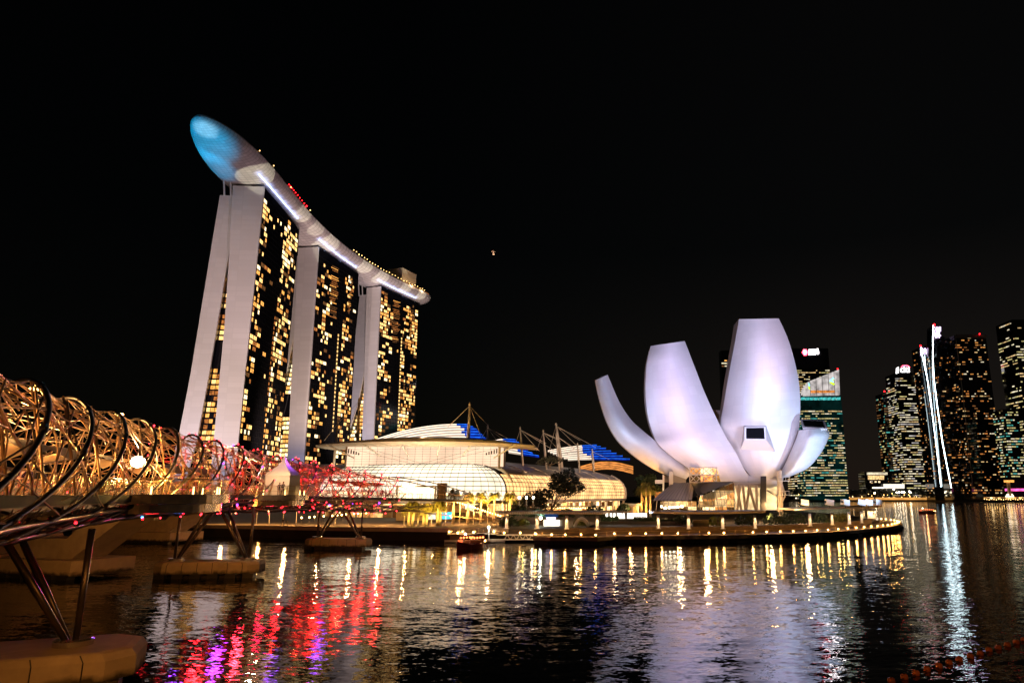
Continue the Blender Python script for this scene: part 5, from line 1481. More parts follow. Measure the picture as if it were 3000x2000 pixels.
to_me = bpy.data.meshes.new_from_object(to0.evaluated_get(bpy.context.evaluated_depsgraph_get())); bpy.data.objects.remove(to0)
to = bpy.data.objects.new('sign_letters', to_me); COL.objects.link(to); to.parent = rt
p_ = P(2637, 1090, 1097.5); to.location = p_ - rt.location; to.rotation_euler = (R(90), 0, 0)
b = MB(); c0 = P(2654, 1088, 1097.4); b.tube([c0 + Vector((7.0 * math.cos(R(a)), 0, 5.5 + 4.5 * math.sin(R(a)))) for a in range(15, 170, 12)], .75, 5); b.build('sign_arc', M['sign_red'], rt)
b = MB(); b.extrude([P(2625, 1094, 1098), P(2633, 1092, 1098), P(2633, 1074, 1098), P(2626, 1078, 1098)], (0, .6, 0)); b.build('side_sign', M['sign_white'], rt)
# sail towers with white light edges
def edge(pl, Y, rt, r=.5):
    b = MB(); b.tube([P(x, y, Y) for x, y in pl], r, 5); b.build('light_edge', M['strip_sail'], rt)
def pixels(x0, x1, y0, y1, Y, rt, seed):
    r_ = random.Random(seed); b = MB()
    for j in range(7):
        for i in range(6):
            if r_.random() < .68:
                xa = lerp(x0, x1, i / 6); ya = lerp(y0, y1, j / 7)
                b.extrude([P(xa, ya + 4.2, Y), P(xa + (x1 - x0) / 7.2, ya + 4.2, Y), P(xa + (x1 - x0) / 7.2, ya, Y), P(xa, ya, Y)], (0, .3, 0))
    b.build('sign_pixels', M['sign_violet'], rt)
rt, pt, w, H = tower_block('residential_tower', 'slim sail tower with a leaning white light edge, lower of the two', 'tower', 2738, 2790, 1018, 1020, 26, RES, 51, lambda f, r_: .16, 3.5, 2.6, (1, 2))
edge([(2697, 1022), (2704, 1050), (2716, 1105), (2730, 1200), (2744, 1310), (2757, 1425)], 1012, rt); edge([(2709, 1040), (2711, 1070), (2740, 1250), (2764, 1422)], 1015, rt, .16); pixels(2697, 2720, 1016, 1040, 1011, rt, 5)
b = MB(); b.ball(P(2697, 1013, 1016), 1.5, 6); b.build('aviation_light', M['led_red'], rt)
rt, pt, w, H = tower_block('residential_tower', 'tallest sail tower with a bent white light edge and violet pixels at its tip', 'tower', 2788, 2862, 1000, 985, 34, RES, 52, lambda f, r_: r_.choice([.06, .14, .26]), 3.5, 2.6, (1, 2))
b = MB(); b.extrude([P(2733, 1040, 984), P(2800, 1010, 984), P(2762, 985, 984), P(2735, 955, 984)], (0, 20, 0)); b.build('sail_tip', M['black_glass'], rt)
edge([(2734, 953), (2733, 1000), (2733, 1050), (2736, 1110), (2746, 1190), (2762, 1300), (2787, 1428)], 978, rt, .55); pixels(2737, 2757, 957, 990, 977, rt, 8)
b = MB(); b.ball(P(2737, 951, 980), 1.6, 6); b.build('aviation_light', M['led_red'], rt)
rt, pt, w, H = tower_block('residential_tower', 'broad dark residential tower with a flat parapet and scattered amber windows', 'tower', 2848, 2946, 983, 960, 40, RES, 53, lambda f, r_: r_.choice([.06, .14, .24, .4]), 3.5, 2.4, (1, 2))
edge_b = MB(); edge_b.tube([P(2799, 982, 955), P(2826, 1200, 955), P(2850, 1430, 955)], .5, 4); edge_b.build('corner_rib', M['roof_metal'], rt)
b = MB(); b.hexa([P(2800, 990, 957), P(2890, 990, 957), P(2890, 990, 985), P(2800, 990, 985)], [P(2799, 979, 957), P(2889, 981, 957), P(2889, 981, 985), P(2799, 979, 985)]); b.build('parapet', M['roof_metal'], rt)
b = MB(); b.ball(P(2870, 978, 956), .9, 6); b.build('aviation_light', M['led_red'], rt)
rt, pt, w, H = tower_block('office_tower', 'tall office tower cut by the right frame edge, with long cream window rows', 'office tower', 3034, 3160, 936, 930, 40, ['win_lime', 'win_lime', 'win_white', 'far_cream'], 54, lambda f, r_: r_.choice([.05, .15, .3, .5, .75]) if f > .12 else .02, 3.8, 2.8, (1, 4))
tower_block('office_tower', 'shorter lime lit tower in front of the tall one at the right edge', 'office tower', 2968, 3014, 1198, 915, 24, ['win_lime', 'win_lime', 'win_teal', 'win_white'], 55, lambda f, r_: .55 if f > .2 else .05, 3.5, 2.6, (1, 2))
# pier pavilion at the right edge
rt = empty('pier_pavilion', (P(2950, 1455, 900).x, 900, 2), 'lit pier pavilion with a small lookout tower at the right edge', 'pier')
b = MB(); b.box(P(2960, 1458, 900), (60, 14, 2.2)); b.build('pier_deck', M['shop_cells'], rt)
b = MB(); b.hexa([P(2945, 1455, 899), P(2972, 1455, 899), P(2970, 1455, 908), P(2948, 1455, 908)], [P(2950, 1446, 899), P(2966, 1446, 899), P(2966, 1446, 908), P(2952, 1446, 908)]); b.build('pavilion', M['shop_bright'], rt)
b = MB(); b.box((P(2957, 1440, 900).x, 900, (P(2957, 1452, 900).z + P(2957, 1412, 900).z) / 2), (3, 3, P(2957, 1412, 900).z - P(2957, 1452, 900).z)); b.build('lookout_shaft', M['cream'], rt)
b = MB(); b.box(P(2956, 1409, 900), (8.5, 8, 2.6)); b.build('lookout_cab', M['win_a'], rt)
b = MB(); b.box(P(2985, 1434, 905), (30, 10, 3)); b.build('pink_canopy', M['pink_glow'], rt)
items = []
for i in range(18):
    p = P(2884 + 7 * i, 1461 + (i % 3), 895)
    def fn(bb, mi, p=p): bb.ball(p, .5, 6, mi)
    items.append((fn, M['lamp_soft'], p))
many('pier_light', items, rt)
# far shore tree row: each crown its own
def far_tree(x, y, h, r, seed, label):
    r_ = random.Random(seed)
    root = empty('waterfront_tree', (x, y, 2.2), label, 'tree', 'dark trees along the far shore')
    b = MB(); b.tube([(x, y, 2.2), (x, y, 2.2 + h * .5)], [.35, .2], 5); b.build('trunk', M['bark'], root)
    b = MB()
    for i in range(130):
        th_, ph = r_.uniform(0, 6.28), math.acos(r_.uniform(-.6, 1)); rd = r * r_.uniform(.55, 1.05)
        c = Vector((x + rd * math.sin(ph) * math.cos(th_) * 1.25, y + rd * math.sin(ph) * math.sin(th_), 2.2 + h * .6 + rd * .62 * math.cos(ph)))
        u = Vector((r_.uniform(-1, 1), r_.uniform(-1, 1), r_.uniform(-1, 1))).normalized() * 1.1; v = u.orthogonal().normalized() * 1.0
        b.quad(c - u - v, c + u - v, c + u + v, c - u + v)
    b.build('crown', M['leaf_far'], root)
rt_ = random.Random(77)
px = 2325
k = 0
while px < 3000:
    Y = rt_.uniform(1064, 1074); top = rt_.uniform(1420, 1436)
    p = P(px, 1450, Y); h = P(px, top, Y).z - 2.2
    far_tree(p.x, Y, h * .92, rt_.uniform(7, 10), k + 100, 'dark bushy tree in the row along the far shore below the skyline'); k += 1
    px += rt_.uniform(15, 24)
# lights and low lit kiosks under them
def far_lamp(p, r, mat, label, grp):
    root = empty('shore_lamp', (p.x, p.y, 2.2), label, 'lamp', grp)
    b = MB(); b.tube([(p.x, p.y, 2.2), (p.x, p.y, p.z)], .12, 4); b.build('post', M['dark'], root)
    b = MB(); b.ball(p, r, 6); b.build('lamp_globe', mat, root)
for i in range(70):
    px = rt_.uniform(2330, 2990); py = rt_.uniform(1444, 1456)
    far_lamp(P(px, py, rt_.uniform(1056.5, 1061)), rt_.uniform(.35, .8), M[rt_.choice(['lamp_soft', 'lamp_soft', 'lamp_warm', 'lamp_soft'])], 'small lamp glowing under the trees of the far shore', 'far shore lamps')
for px, py in ((2563, 1443), (2627, 1442), (2634, 1441), (2642, 1441), (2649, 1441), (2664, 1439), (2667, 1442), (2727, 1438), (2800, 1437), (2877, 1436), (2907, 1422), (2618, 1433), (2417, 1441), (2758, 1444)):
    far_lamp(P(px, py, 1056), 1.0, M['lamp_white'], 'bright white lamp in front of the far shore trees', 'white lamps on the far shore')
for i in range(26):
    px = 2330 + i * 18 + rt_.uniform(0, 6)
    if px > 2790: px += 60
    a = P(px, 1455, 1058)
    b = MB(); b.box((a.x, 1058.5, 4.6), (rt_.uniform(3, 8), 2, rt_.uniform(2, 4.0)))
    tag(b.build('shore_kiosk', M['far_cells']), 'tiny lit stall on the far shore promenade under the trees', 'stall', 'stalls on the far shore')
# ------------------------------------------------------------------ boardwalk lamps, railings, shelters
def instance_many(proto_fn, places, labels):
    first = None
    for i, (loc, rz, sc) in enumerate(places):
        lab = labels if isinstance(labels, str) else labels[i]
        if first is None:
            first = proto_fn(); first.location = loc; first.rotation_euler = (0, 0, rz); first.scale = (sc,) * 3; first['label'] = lab
        else: dup(first, loc, rz, lab, sc)
def edge_lamp():
    root = empty('boardwalk_lamp', (0, 0, 0), '', 'lamp', 'lamps along the boardwalk edge')
    b = MB(); b.lathe((0, 0, 0), [(.14, 0), (.14, .05), (.06, .07), (.06, .30)], 8); b.build('lamp_post', M['steel_dark'], root)
    b = MB(); b.ball((0, 0, .45), .19, 8); b.build('lamp_globe', M['lamp_warm'], root)
    return root
instance_many(edge_lamp, [((p.x, p.y, 1.505), 0, 1) for p in LAMPS[4:]], 'small glowing globe lamp on the edge of the curved boardwalk')
for p in LAMPS[4:]: light('POINT', (p.x - .05, p.y + .5, 2.3), 170, (1.0, 0.44, 0.10), size=.15, name='boardwalk_lamp_light')
rail = inset(EDGE, 0.25)
root = empty('boardwalk_railing', (rail[10].x, rail[10].y, 1.5), 'low steel railing along the curved boardwalk edge', 'railing')
b = MB(); b.tube([Vector((p.x, p.y, 2.45)) for p in rail], .035, 4); b.tube([Vector((p.x, p.y, 2.1)) for p in rail], .02, 4); b.build('handrail', M['steel'], root)
items = []
for a, c in zip(rail, rail[1:]):
    n_ = max(1, int((c - a).length / 2.2))
    for q in range(n_):
        p = a.lerp(c, q / n_)
        def fn(bb, mi, p=p): bb.tube([(p.x, p.y, 1.5), (p.x, p.y, 2.47)], .035, 4, mi)
        items.append((fn, M['steel'], p))
many('rail_post', items, root)
# step wall between boardwalk and the raised plaza
sw = inset(EDGE, 8.55)
b = MB(); b.loft([[Vector((p.x, p.y, 1.5)), Vector((p.x, p.y, 2.9))] for p in sw[1:-2]], uv=False); b.loft([[Vector((p.x, p.y, 2.9)), q_ + Vector((0, 0, 2.9))] for p, q_ in zip(sw[1:-2], inset(EDGE, 9.0)[1:-2])], uv=False)
tag(b.build('step_wall', M['timber']), 'low step wall between the boardwalk and the planted plaza', 'wall')
def shelter(label, roof_px, cols, rt, rb, zr, ybase, thick, mat_roof, leaf):
    """roof_px: [(px, py)] along the roof edge; cols: column pixels (foot)"""
    c0 = G(cols[0][0], cols[0][1], 2.9)
    root = empty('shelter', (c0.x, c0.y, 2.9), label, 'shelter')
    pts_ = []
    for i, (px, py) in enumerate(roof_px): pts_.append(G(px, py, zr))
    b = MB()
    rows = []
    for i, p in enumerate(pts_):
        t_ = pts_[min(i + 1, len(pts_) - 1)] - pts_[max(i - 1, 0)]; n_ = Vector((-t_.y, t_.x, 0)).normalized()
        w = 4.6
        rows.append([p + Vector((0, 0, -thick)), p + Vector((0, 0, 0)), p + n_ * w + Vector((0, 0, .25)), p + n_ * w + Vector((0, 0, .25 - thick)), p + Vector((0, 0, -thick))])
    b.loft(rows, uv=False); b.add(rows[0][:4], [(0, 1, 2, 3)]); b.add(rows[-1][:4], [(3, 2, 1, 0)])
    b.build('roof', mat_roof, root)
    b = MB()
    for i in range(len(pts_) - 1):
        n_ = max(1, int((pts_[i + 1] - pts_[i]).length / .55))
        for k in range(n_):
            p = pts_[i].lerp(pts_[i + 1], k / n_); b.box((p.x, p.y - .06, zr - thick * .5), (.22, .1, thick * 1.15))
    b.build('roof_fin', M['cream'], root)
    for px, py in cols:
        g = G(px, py, 2.9)
        b = MB(); b.lathe(g, [(.55, 0), (.55, .12), (.33, .14), (.33, zr - thick - 2.92)], 12); b.build('column', M['white_paint'], root, True)
        light('SPOT', (g.x - .1, g.y - 1.0, zr - thick - .12), 230, (1.0, 0.60, 0.28), (g.x, g.y - .1, 2.9), .12, 75, .7, 'column_downlight')
    return root
shelter('straight white pergola with four columns in front of the mall', [(1464, 1500), (1560, 1499), (1660, 1499), (1766, 1500)], [(1484, 1548), (1573, 1548), (1660, 1549), (1750, 1550)], 0, 0, 6.1, 0, .45, M['white_paint'], True)
shelter('long pergola with four columns in front of the lotus museum', [(1903, 1497), (1990, 1499), (2100, 1499), (2242, 1496)], [(1929, 1549), (2018, 1549), (2118, 1549), (2213, 1548)], 0, 0, 6.2, 0, .42, M['cream'], False)
shelter('curved pergola with clustered columns at the tip of the boardwalk', [(2328, 1490), (2400, 1487), (2470, 1485), (2540, 1483), (2584, 1481)], [(2374, 1541), (2439, 1537), (2489, 1535), (2526, 1532), (2531, 1517), (2546, 1518), (2552, 1518), (2558, 1518), (2564, 1519)], 0, 0, 6.2, 0, .42, M['cream'], False)
# white projector housings standing on the last shelter
def projector():
    root = empty('projector_housing', (0, 0, 0), '', 'projector', 'projector housings on the shelter roof')
    b = MB(); b.tube([(0, 0, 0), (0, 0, .7)], .08, 6); b.build('stand', M['steel_dark'], root)
    b = MB(); b.hexa([(-.8, -.55, .7), (.8, -.55, .45), (.8, .55, .45), (-.8, .55, .7)], [(-.7, -.55, 1.9), (.9, -.55, 1.65), (.9, .55, 1.65), (-.7, .55, 1.9)]); b.build('housing', M['white_paint'], root)
    b = MB(); b.tube([(-.78, 0, 1.3), (-.9, 0, 1.3)], .25, 10); b.build('lens', M['dark'], root)
    return root
pj = [(2358, 1478), (2430, 1477), (2476, 1476), (2524, 1480), (2543, 1476), (2570, 1476)]
instance_many(projector, [(G(x, y + 8, 6.5) if False else Vector((P(x, y, G(x, 1490, 6.2).y + 2.2).x, G(x, 1490, 6.2).y + 2.2, 6.42)), .3 * (i % 3) - .2, 1.25) for i, (x, y) in enumerate(pj)],
              ['white projector box over the first column of the curved pergola', 'white projector box between the first columns of the curved pergola', 'white projector box near the middle of the curved pergola roof', 'tilted white projector box before the column cluster', 'white projector box above the column cluster', 'outermost white projector box at the tip of the curved pergola'])
light('SPOT', Vector((P(2500, 1470, 165).x, 163, 7.2)), 900, (0.8, 0.82, 1.0), Vector((P(2520, 1470, 176).x, 178, 7.4)), .15, 90, .8, 'projector_spill')
# ------------------------------------------------------------------ palms
def palm(h, seed, dense=15, mat='leaf_palm'):
    r_ = random.Random(seed)
    root = empty('palm_tree', (0, 0, 0), '', 'palm tree', 'royal palms along the waterfront')
    b = MB(); b.tube([(0, 0, 0), (.03, 0, h * .3), (.06, .02, h * .75), (.08, .02, h)], [.34, .38, .26, .17], 8); b.build('trunk', M['palm_bark'], root, True)
    b = MB()
    for i in range(dense):
        az = 2 * math.pi * i / dense + r_.uniform(-.2, .2); up = r_.uniform(.1, 1.5); L = r_.uniform(2.0, 2.7)
        spine = []
        for k in range(8):
            f = k / 7
            rr_ = L * (f ** .9) * .8
            z = h + L * .55 * up * math.sin(f * 2.1) - L * .80 * f * f * (1.30 - .3 * up)
            spine.append(Vector((.08 + rr_ * math.cos(az), .02 + rr_ * math.sin(az), z)))
        side = Vector((-math.sin(az), math.cos(az), 0))
        for k in range(7):
            p, q_ = spine[k], spine[k + 1]
            for sd in (-1, 1):
                for m in range(3):
                    a = p.lerp(q_, m / 3); w = .95 * math.sin(math.pi * min(1, (k + m / 3 + .8) / 8)) + .1
                    tip = a + side * sd * w + Vector((0, 0, -w * .75)) + (q_ - p) * .55
                    b.add([a, a + (q_ - p) * .3, tip], [(0, 1, 2)])
        b.tube(spine, .03, 3)
    b.build('crown', M[mat], root)
    return root
PALMS = [(1196, 1541, 1483), (1208, 1541, 1480), (1240, 1539, 1487), (1249, 1539, 1486), (1281, 1538, 1478), (1289, 1538, 1480), (1326, 1535, 1446), (1369, 1533, 1452), (1407, 1531, 1450), (1446, 1530, 1450), (1491, 1533, 1449), (1330, 1520, 1472), (1415, 1520, 1482), (1880, 1492, 1430), (1893, 1492, 1424), (1906, 1494, 1432)]
pl_labels = ['short palm at the left end of the row, its crown over the bridge foot', 'short palm just right of the first one, touching its crown', 'short palm between the first pair and the white poster', 'short palm right in front of the white lit poster', 'short palm just left of the blue screen', 'short palm over the left edge of the blue screen',
             'tallest dark crowned palm beside the brown door tower', 'second tall palm from the dark crowned one', 'tall slim palm in the middle of the tall group', 'tall palm below the dark corner rib of the glass vault', 'tall palm next to the pergola, with the fullest crown', 'small palm half hidden behind the tallest dark one', 'small palm behind the tall slim one',
             'palm against the amber lit end of the gallery', 'palm tight behind the tree beside the museum', 'palm between the museum entrance roof and the gallery end']
pm = {}
for i, ((px, py, cy_), lab) in enumerate(zip(PALMS, pl_labels)):
    g = G(px, py, 2.6) if i < 13 else Vector((P(px, 1490, 203).x, 203 + i % 2, 2.6)); top = P(px, cy_, g.y).z - 2.6
    hq = round(top)
    key = (hq, i % 3)
    if key not in pm:
        r_ = palm(top, 40 + i); pm[key] = r_; r_.location = (g.x, g.y, 2.6); r_['label'] = lab
    else: dup(pm[key], (g.x, g.y, 2.6), i * 1.3, lab)
    if i < 13:
        if i in (0, 2, 4, 6, 7, 8, 9, 10): light('SPOT', (g.x + 1.5, g.y - 9.0, 2.9), 4.2e4 if i > 5 else 1.7e4, (1.0, 0.56, 0.10), (g.x, g.y, 2.6 + top * .9), .1, 52, .9, 'palm_uplight')
light('SPOT', (P(1893, 1490, 203).x - 1, 196, 3.0), 1.6e4, (1.0, 0.44, 0.08), P(1893, 1425, 205), .12, 70, .8, 'palm_uplight')
# ------------------------------------------------------------------ broad dark trees
def tree(name, label, base, h, blobs, n, seed, mat='leaf', trunk=.3, leaf=.45):
    r_ = random.Random(seed)
    root = empty(name, base, label, 'tree')
    base = Vector(base)
    b = MB(); fork = base + Vector((0, 0, h * .22))
    b.tube([base, fork], [trunk, trunk * .8], 7)
    for (dx, dy, dz, r) in blobs:
        e = base + Vector((dx, dy, dz)); m = fork.lerp(e, .5) + Vector((r_.uniform(-.4, .4), 0, -.3))
        b.tube([fork, m, e], [trunk * .6, trunk * .4, trunk * .12], 5)
    b.build('trunk', M['bark'], root, True)
    b = MB()
    for (dx, dy, dz, r) in blobs:
        for i in range(int(n * r * r / 9)):
            d_ = Vector((r_.gauss(0, 1), r_.gauss(0, 1), r_.gauss(0, .62)))
            d_ = d_.normalized() * r * (r_.uniform(.25, 1.0) ** .5) * r_.uniform(.9, 1.12); d_.z *= .72
            c = base + Vector((dx, dy, dz)) + d_
            u = Vector((r_.uniform(-1, 1), r_.uniform(-1, 1), r_.uniform(-1, 1))).normalized() * leaf * r_.uniform(.6, 1.2); v = u.orthogonal().normalized() * leaf * .5
            b.quad(c - u, c + v, c + u, c - v)
    b.build('crown', M[mat], root)
    return root
g = G(1612, 1494, 2.6)
yt = 196.0; g = Vector((P(1612, 1494, yt).x, yt, 2.6))
tree('shade_tree', 'broad dark tree spreading in front of the glowing gallery', g, 12, [(-8, 0, 4.7, 2.7), (-5, 1, 6.3, 2.9), (-1.8, 0, 7.4, 2.8), (-3, -1, 4.4, 2.3), (2.5, .5, 9.8, 3.3), (5.2, 0, 11.3, 3.0), (4.2, 1, 8.4, 2.8), (7.3, 0, 9.5, 2.5), (2.0, 0, 12.2, 2.2), (5.2, 0, 13.6, 1.7)], 560, 3, 'leaf_far', .32, .42)
g2 = Vector((P(1893, 1490, 207).x, 207, 2.6))
tree('shade_tree', 'dense round headed tree between the gallery end and the lotus museum', g2, 13, [(0, 0, 10.8, 2.6), (-1.5, 0, 8.2, 2.2), (2.2, 0, 8.8, 2.4), (1.4, 0, 12.2, 1.9), (-1.6, 0, 12.0, 1.6), (4.0, 0, 7.4, 1.5)], 700, 8, 'leaf', .3, .35)
yt = 275.0
tree('roof_tree', 'dark tree growing on the mall roof terrace between the masts', (P(1612, 1345, yt).x, yt, 20.2), 5, [(-2, 0, 3.2, 2.2), (1, 0, 3.6, 2.3), (3.2, 0, 2.8, 1.8), (-4, 0, 2.2, 1.5)], 500, 12, 'leaf_far', .2, .4)
def bush(px, py, Y, r, label, mat='leaf', sz=.65, n=260, name='shrub', z0=2.6):
    r_ = random.Random(int(px * 7 + py)); p = P(px, py, Y); c = Vector((p.x, Y, z0))
    b = MB()
    for i in range(n):
        d_ = Vector((r_.gauss(0, 1), r_.gauss(0, 1), abs(r_.gauss(0, 1)))).normalized() * r * r_.uniform(.6, 1.05); d_.z *= sz * 1.4
        u = Vector((r_.uniform(-1, 1), r_.uniform(-1, 1), r_.uniform(-1, 1))).normalized() * .3; v = u.orthogonal().normalized() * .2
        b.quad(c + d_ - u, c + d_ + v, c + d_ + u, c + d_ - v)
    b.tube([c, c + Vector((0, 0, r * .5))], .08, 5)
    return tag(b.build(name, M[mat]), label, 'shrub')
for px, Y, r, z0, lab in ((1492, 166, 2.4, 2.9, 'dark clipped shrub under the left end of the straight pergola'), (1520, 172, 2.6, 5.0, 'dark planting mound over the left columns of the straight pergola'), (1574, 176, 2.2, 4.6, 'planting mound behind the second column of the straight pergola'),
                          (1660, 176, 2.2, 4.6, 'planting mound behind the third column of the straight pergola'), (1742, 174, 2.8, 4.8, 'dark planting mound over the right end of the straight pergola'), (1828, 196, 2.0, 5.6, 'round clipped bush beside the small terrace house'),
                          (2000, 176, 2.6, 2.9, 'dark bush behind the second pergola left bay'), (2095, 170, 2.2, 2.9, 'leafy shrub glowing yellow at its top, by the third pergola column'), (2180, 172, 2.6, 2.9, 'dark bush near the right end of the long pergola'),
                          (2270, 176, 3.2, 2.9, 'dark thicket between the stair tower and the curved pergola'), (2330, 178, 3.4, 2.9, 'tall dark thicket left of the curved pergola'), (2400, 184, 2.6, 2.9, 'shrub between the first two columns of the curved pergola'),
                          (2462, 190, 2.6, 2.9, 'shrub lit amber under the middle of the curved pergola'), (2300, 186, 3.0, 2.9, 'dark bush at the foot of the stair tower'), (1535, 170, 1.5, 2.9, 'yellow green shrub under the second pergola bay'), (1700, 172, 1.6, 2.9, 'green shrub inside the white arch')):
    bush(px, 1500, Y, r, lab, 'leaf_palm' if 'yellow' in lab or 'green' in lab or 'amber' in lab else 'leaf', .65, 420, 'shrub', z0)
for px, Y, e in ((2095, 167, 60), (2462, 186, 90), (1535, 167, 70), (1700, 169, 60), (2400, 181, 60), (2340, 174, 40)):
    q_ = P(px, 1500, Y); light('POINT', (q_.x, Y - .3, 4.6), e, (1.0, 0.70, 0.18), size=.15, name='garden_light')
# hedges, low walls on the plaza terrace
for px0, px1, Y, z0, z1, nm, mt, lab, ct in ((1760, 1812, 186, 3.0, 4.4, 'hedge', 'leaf', 'dark hedge left of the glowing white blocks', 'hedge'), (1856, 1935, 184, 3.0, 4.3, 'hedge', 'leaf', 'dark hedge under the glowing white blocks', 'hedge'), (1935, 2010, 178, 2.9, 4.2, 'hedge', 'leaf', 'dark hedge behind the first bay of the long pergola', 'hedge')):
    b = MB(); a, c = P(px0, 1500, Y), P(px1, 1500, Y); r_ = random.Random(px0)
    b.box(((a.x + c.x) / 2, Y, (z0 + z1) / 2 - .1), (c.x - a.x, 1.2, z1 - z0 - .2))
    for i in range(500):
        p = Vector((r_.uniform(a.x, c.x), Y - .62 + r_.choice([0, 1.2]), r_.uniform(z0, z1))); u = Vector((r_.uniform(-1, 1), .3, r_.uniform(-1, 1))).normalized() * .22; v = u.orthogonal().normalized() * .16
        b.quad(p - u, p + v, p + u, p - v)
    tag(b.build(nm, M[mt]), lab, ct)
for px0, px1, Y, z1, lab in ((1758, 1930, 181, 3.3, 'low planter wall below the hedges and glowing blocks'), (2030, 2075, 168, 4.2, 'curved timber planter beside the leafy shrub'), (1935, 2010, 175, 3.5, 'low planter wall behind the long pergola')):
    b = MB(); a, c = P(px0, 1500, Y), P(px1, 1500, Y); b.hexa([(a.x, Y, 2.6), (c.x, Y, 2.6), (c.x, Y + .6, 2.6), (a.x, Y + .6, 2.6)], [(a.x, Y - .05, z1), (c.x, Y - .05, z1), (c.x, Y + .6, z1), (a.x, Y + .6, z1)])
    tag(b.build('planter_wall', M['concrete'] if 'timber' not in lab else M['timber']), lab, 'wall')
# glowing white cubes and tables
def lit_block():
    root = empty('glowing_block', (0, 0, 0), '', 'glowing block', 'row of glowing white blocks on the terrace')
    b = MB(); b.hexa([(-.3, -.3, 0), (.3, -.3, 0), (.3, .3, 0), (-.3, .3, 0)], [(-.24, -.24, 1.25), (.24, -.24, 1.25), (.24, .24, 1.25), (-.24, .24, 1.25)]); b.build('block', M['lit_white'], root)
    b = MB(); b.box((0, 0, 1.3), (.62, .62, .06)); b.build('block_top', M['cream'], root)
    return root
bl = []
for px in [1778, 1790, 1800, 1811, 1818, 1827] + [1841 + 5.6 * i for i in range(10)]:
    p = P(px, 1516, 186.5); bl.append((Vector((p.x, 186.5, P(px, 1518, 186.5).z)), 0, 1.1))
b = MB(); a, c = P(1765, 1518, 186.5), P(1900, 1518, 186.5); b.box(((a.x + c.x) / 2, 187.5, (a.z + 2.6) / 2 - .02), (c.x - a.x, 4, a.z - 2.6 - .04)); tag(b.build('terrace', M['paving']), 'raised terrace carrying the glowing white blocks', kind='structure')
instance_many(lit_block, bl, 'glowing white block in the row on the terrace left of the museum')
# ticket kiosk, arch, screen and poster wall
rt = empty('ticket_kiosk', (P(1620, 1545, 171).x, 171, 2.6), 'white lit ticket kiosk with a blue sign board, under the straight pergola', 'kiosk')
pblock('kiosk_body', 1592, 1648, 1522, 1552, 171.5, 3, M['white_paint'], rt); pblock('counter_glow', 1594, 1639, 1522, 1542, 171.2, .2, M['lit_white'], rt); pblock('sign_board', 1597, 1635, 1504, 1514, 171.6, .4, M['sign_board'], rt); pblock('sign_glow', 1601, 1628, 1514, 1520, 171.4, .2, M['sign_violet_soft'], rt)
b = MB(); b.ball(P(1584, 1517, 170.5), .34, 8); b.build('kiosk_floodlight', M['lamp_white'], rt)
light('POINT', P(1584, 1517, 170.0), 160, (0.9, 1.0, 0.85), size=.2, name='kiosk_light')
rt = empty('garden_arch', (P(1704, 1550, 166).x, 166, 2.6), 'white lattice arch standing beside the kiosk', 'arch')
b = MB(); b.tube([P(1704 + 21 * math.cos(R(a)), 1551 - 33 * math.sin(R(a)), 166) for a in range(0, 181, 12)], [.16, .2, .24, .28, .3, .32, .34, .36, .36, .34, .32, .3, .28, .24, .2, .16], 6); b.build('arch_rib', M['white_paint'], rt)
b = MB(); b.tube([P(1704 + 17 * math.cos(R(a)), 1551 - 26 * math.sin(R(a)), 166.6) for a in range(0, 181, 12)], .1, 5); b.build('arch_inner_rib', M['cream'], rt)
def board(name, label, x0, x1, y0, y1, Y, mat, cat):
    root = empty(name, (P((x0 + x1) / 2, y1, Y).x, Y, 2.6), label, cat)
    b = MB(); a, c, d_, e_ = P(x0, y1, Y), P(x1, y1, Y), P(x1, y0, Y), P(x0, y0, Y)
    b.extrude([a, c, d_, e_], (0, .3, 0)); b.build('frame', M['dark'], root)
    i_ = .04; cen = (a + c + d_ + e_) / 4
    b = MB(); b.add([p.lerp(cen, .05) + Vector((0, -.02, 0)) for p in (a, c, d_, e_)], [(0, 1, 2, 3)]); b.build('panel', mat, root)
    for x in (a.x + .2, c.x - .2):
        b = MB(); b.tube([(x, Y + .15, 2.6), (x, Y + .15, a.z)], .08, 6); b.build('leg', M['dark'], root)
board('poster_board', 'white lit poster board behind the short palms', 1252, 1277, 1500, 1521, 196, M['poster'], 'poster')
board('video_screen', 'bright blue video screen behind the palms', 1290, 1325, 1499, 1520, 196, M['screen_blue'], 'screen')
board('notice_board', 'dark display board right of the blue screen', 1333, 1362, 1500, 1521, 197, M['black_glass'], 'board')
# wall and stairs behind the palms, with strings of globe lamps
b = MB(); b.hexa([P(1160, 1533, 207), P(1340, 1533, 207), P(1340, 1533, 209), P(1160, 1533, 209)], [P(1160, 1480, 207), P(1330, 1480, 207), P(1330, 1480, 209), P(1160, 1480, 209)])
tag(b.build('stair_wall', M['concrete']), 'plain wall behind the palms and the blue screen', 'wall')
b = MB()
a0, a1 = P(1322, 1478, 205), P(1468, 1532, 205)
for i in range(22):
    f = i / 22; x = lerp(a0.x, a1.x, f); z = lerp(a0.z, 2.6, f)
    b.box((x, 205, (z + 2.6) / 2), ((a1.x - a0.x) / 22 + .01, 4.0 + .01 * i, z - 2.6))
tag(b.build('stairs', M['concrete_stair']), 'wide stair descending behind the tall palms', 'stairs')
def globe_lamp():
    root = empty('globe_lamp', (0, 0, 0), '', 'lamp', 'globe lamps along the stair and promenade')
    b = MB(); b.tube([(0, 0, 0), (0, 0, 1.15)], .045, 5); b.build('lamp_post', M['steel_dark'], root)
    b = MB(); b.ball((0, 0, 1.32), .2, 8); b.build('lamp_globe', M['lamp_warm'], root)
    return root
gl = []
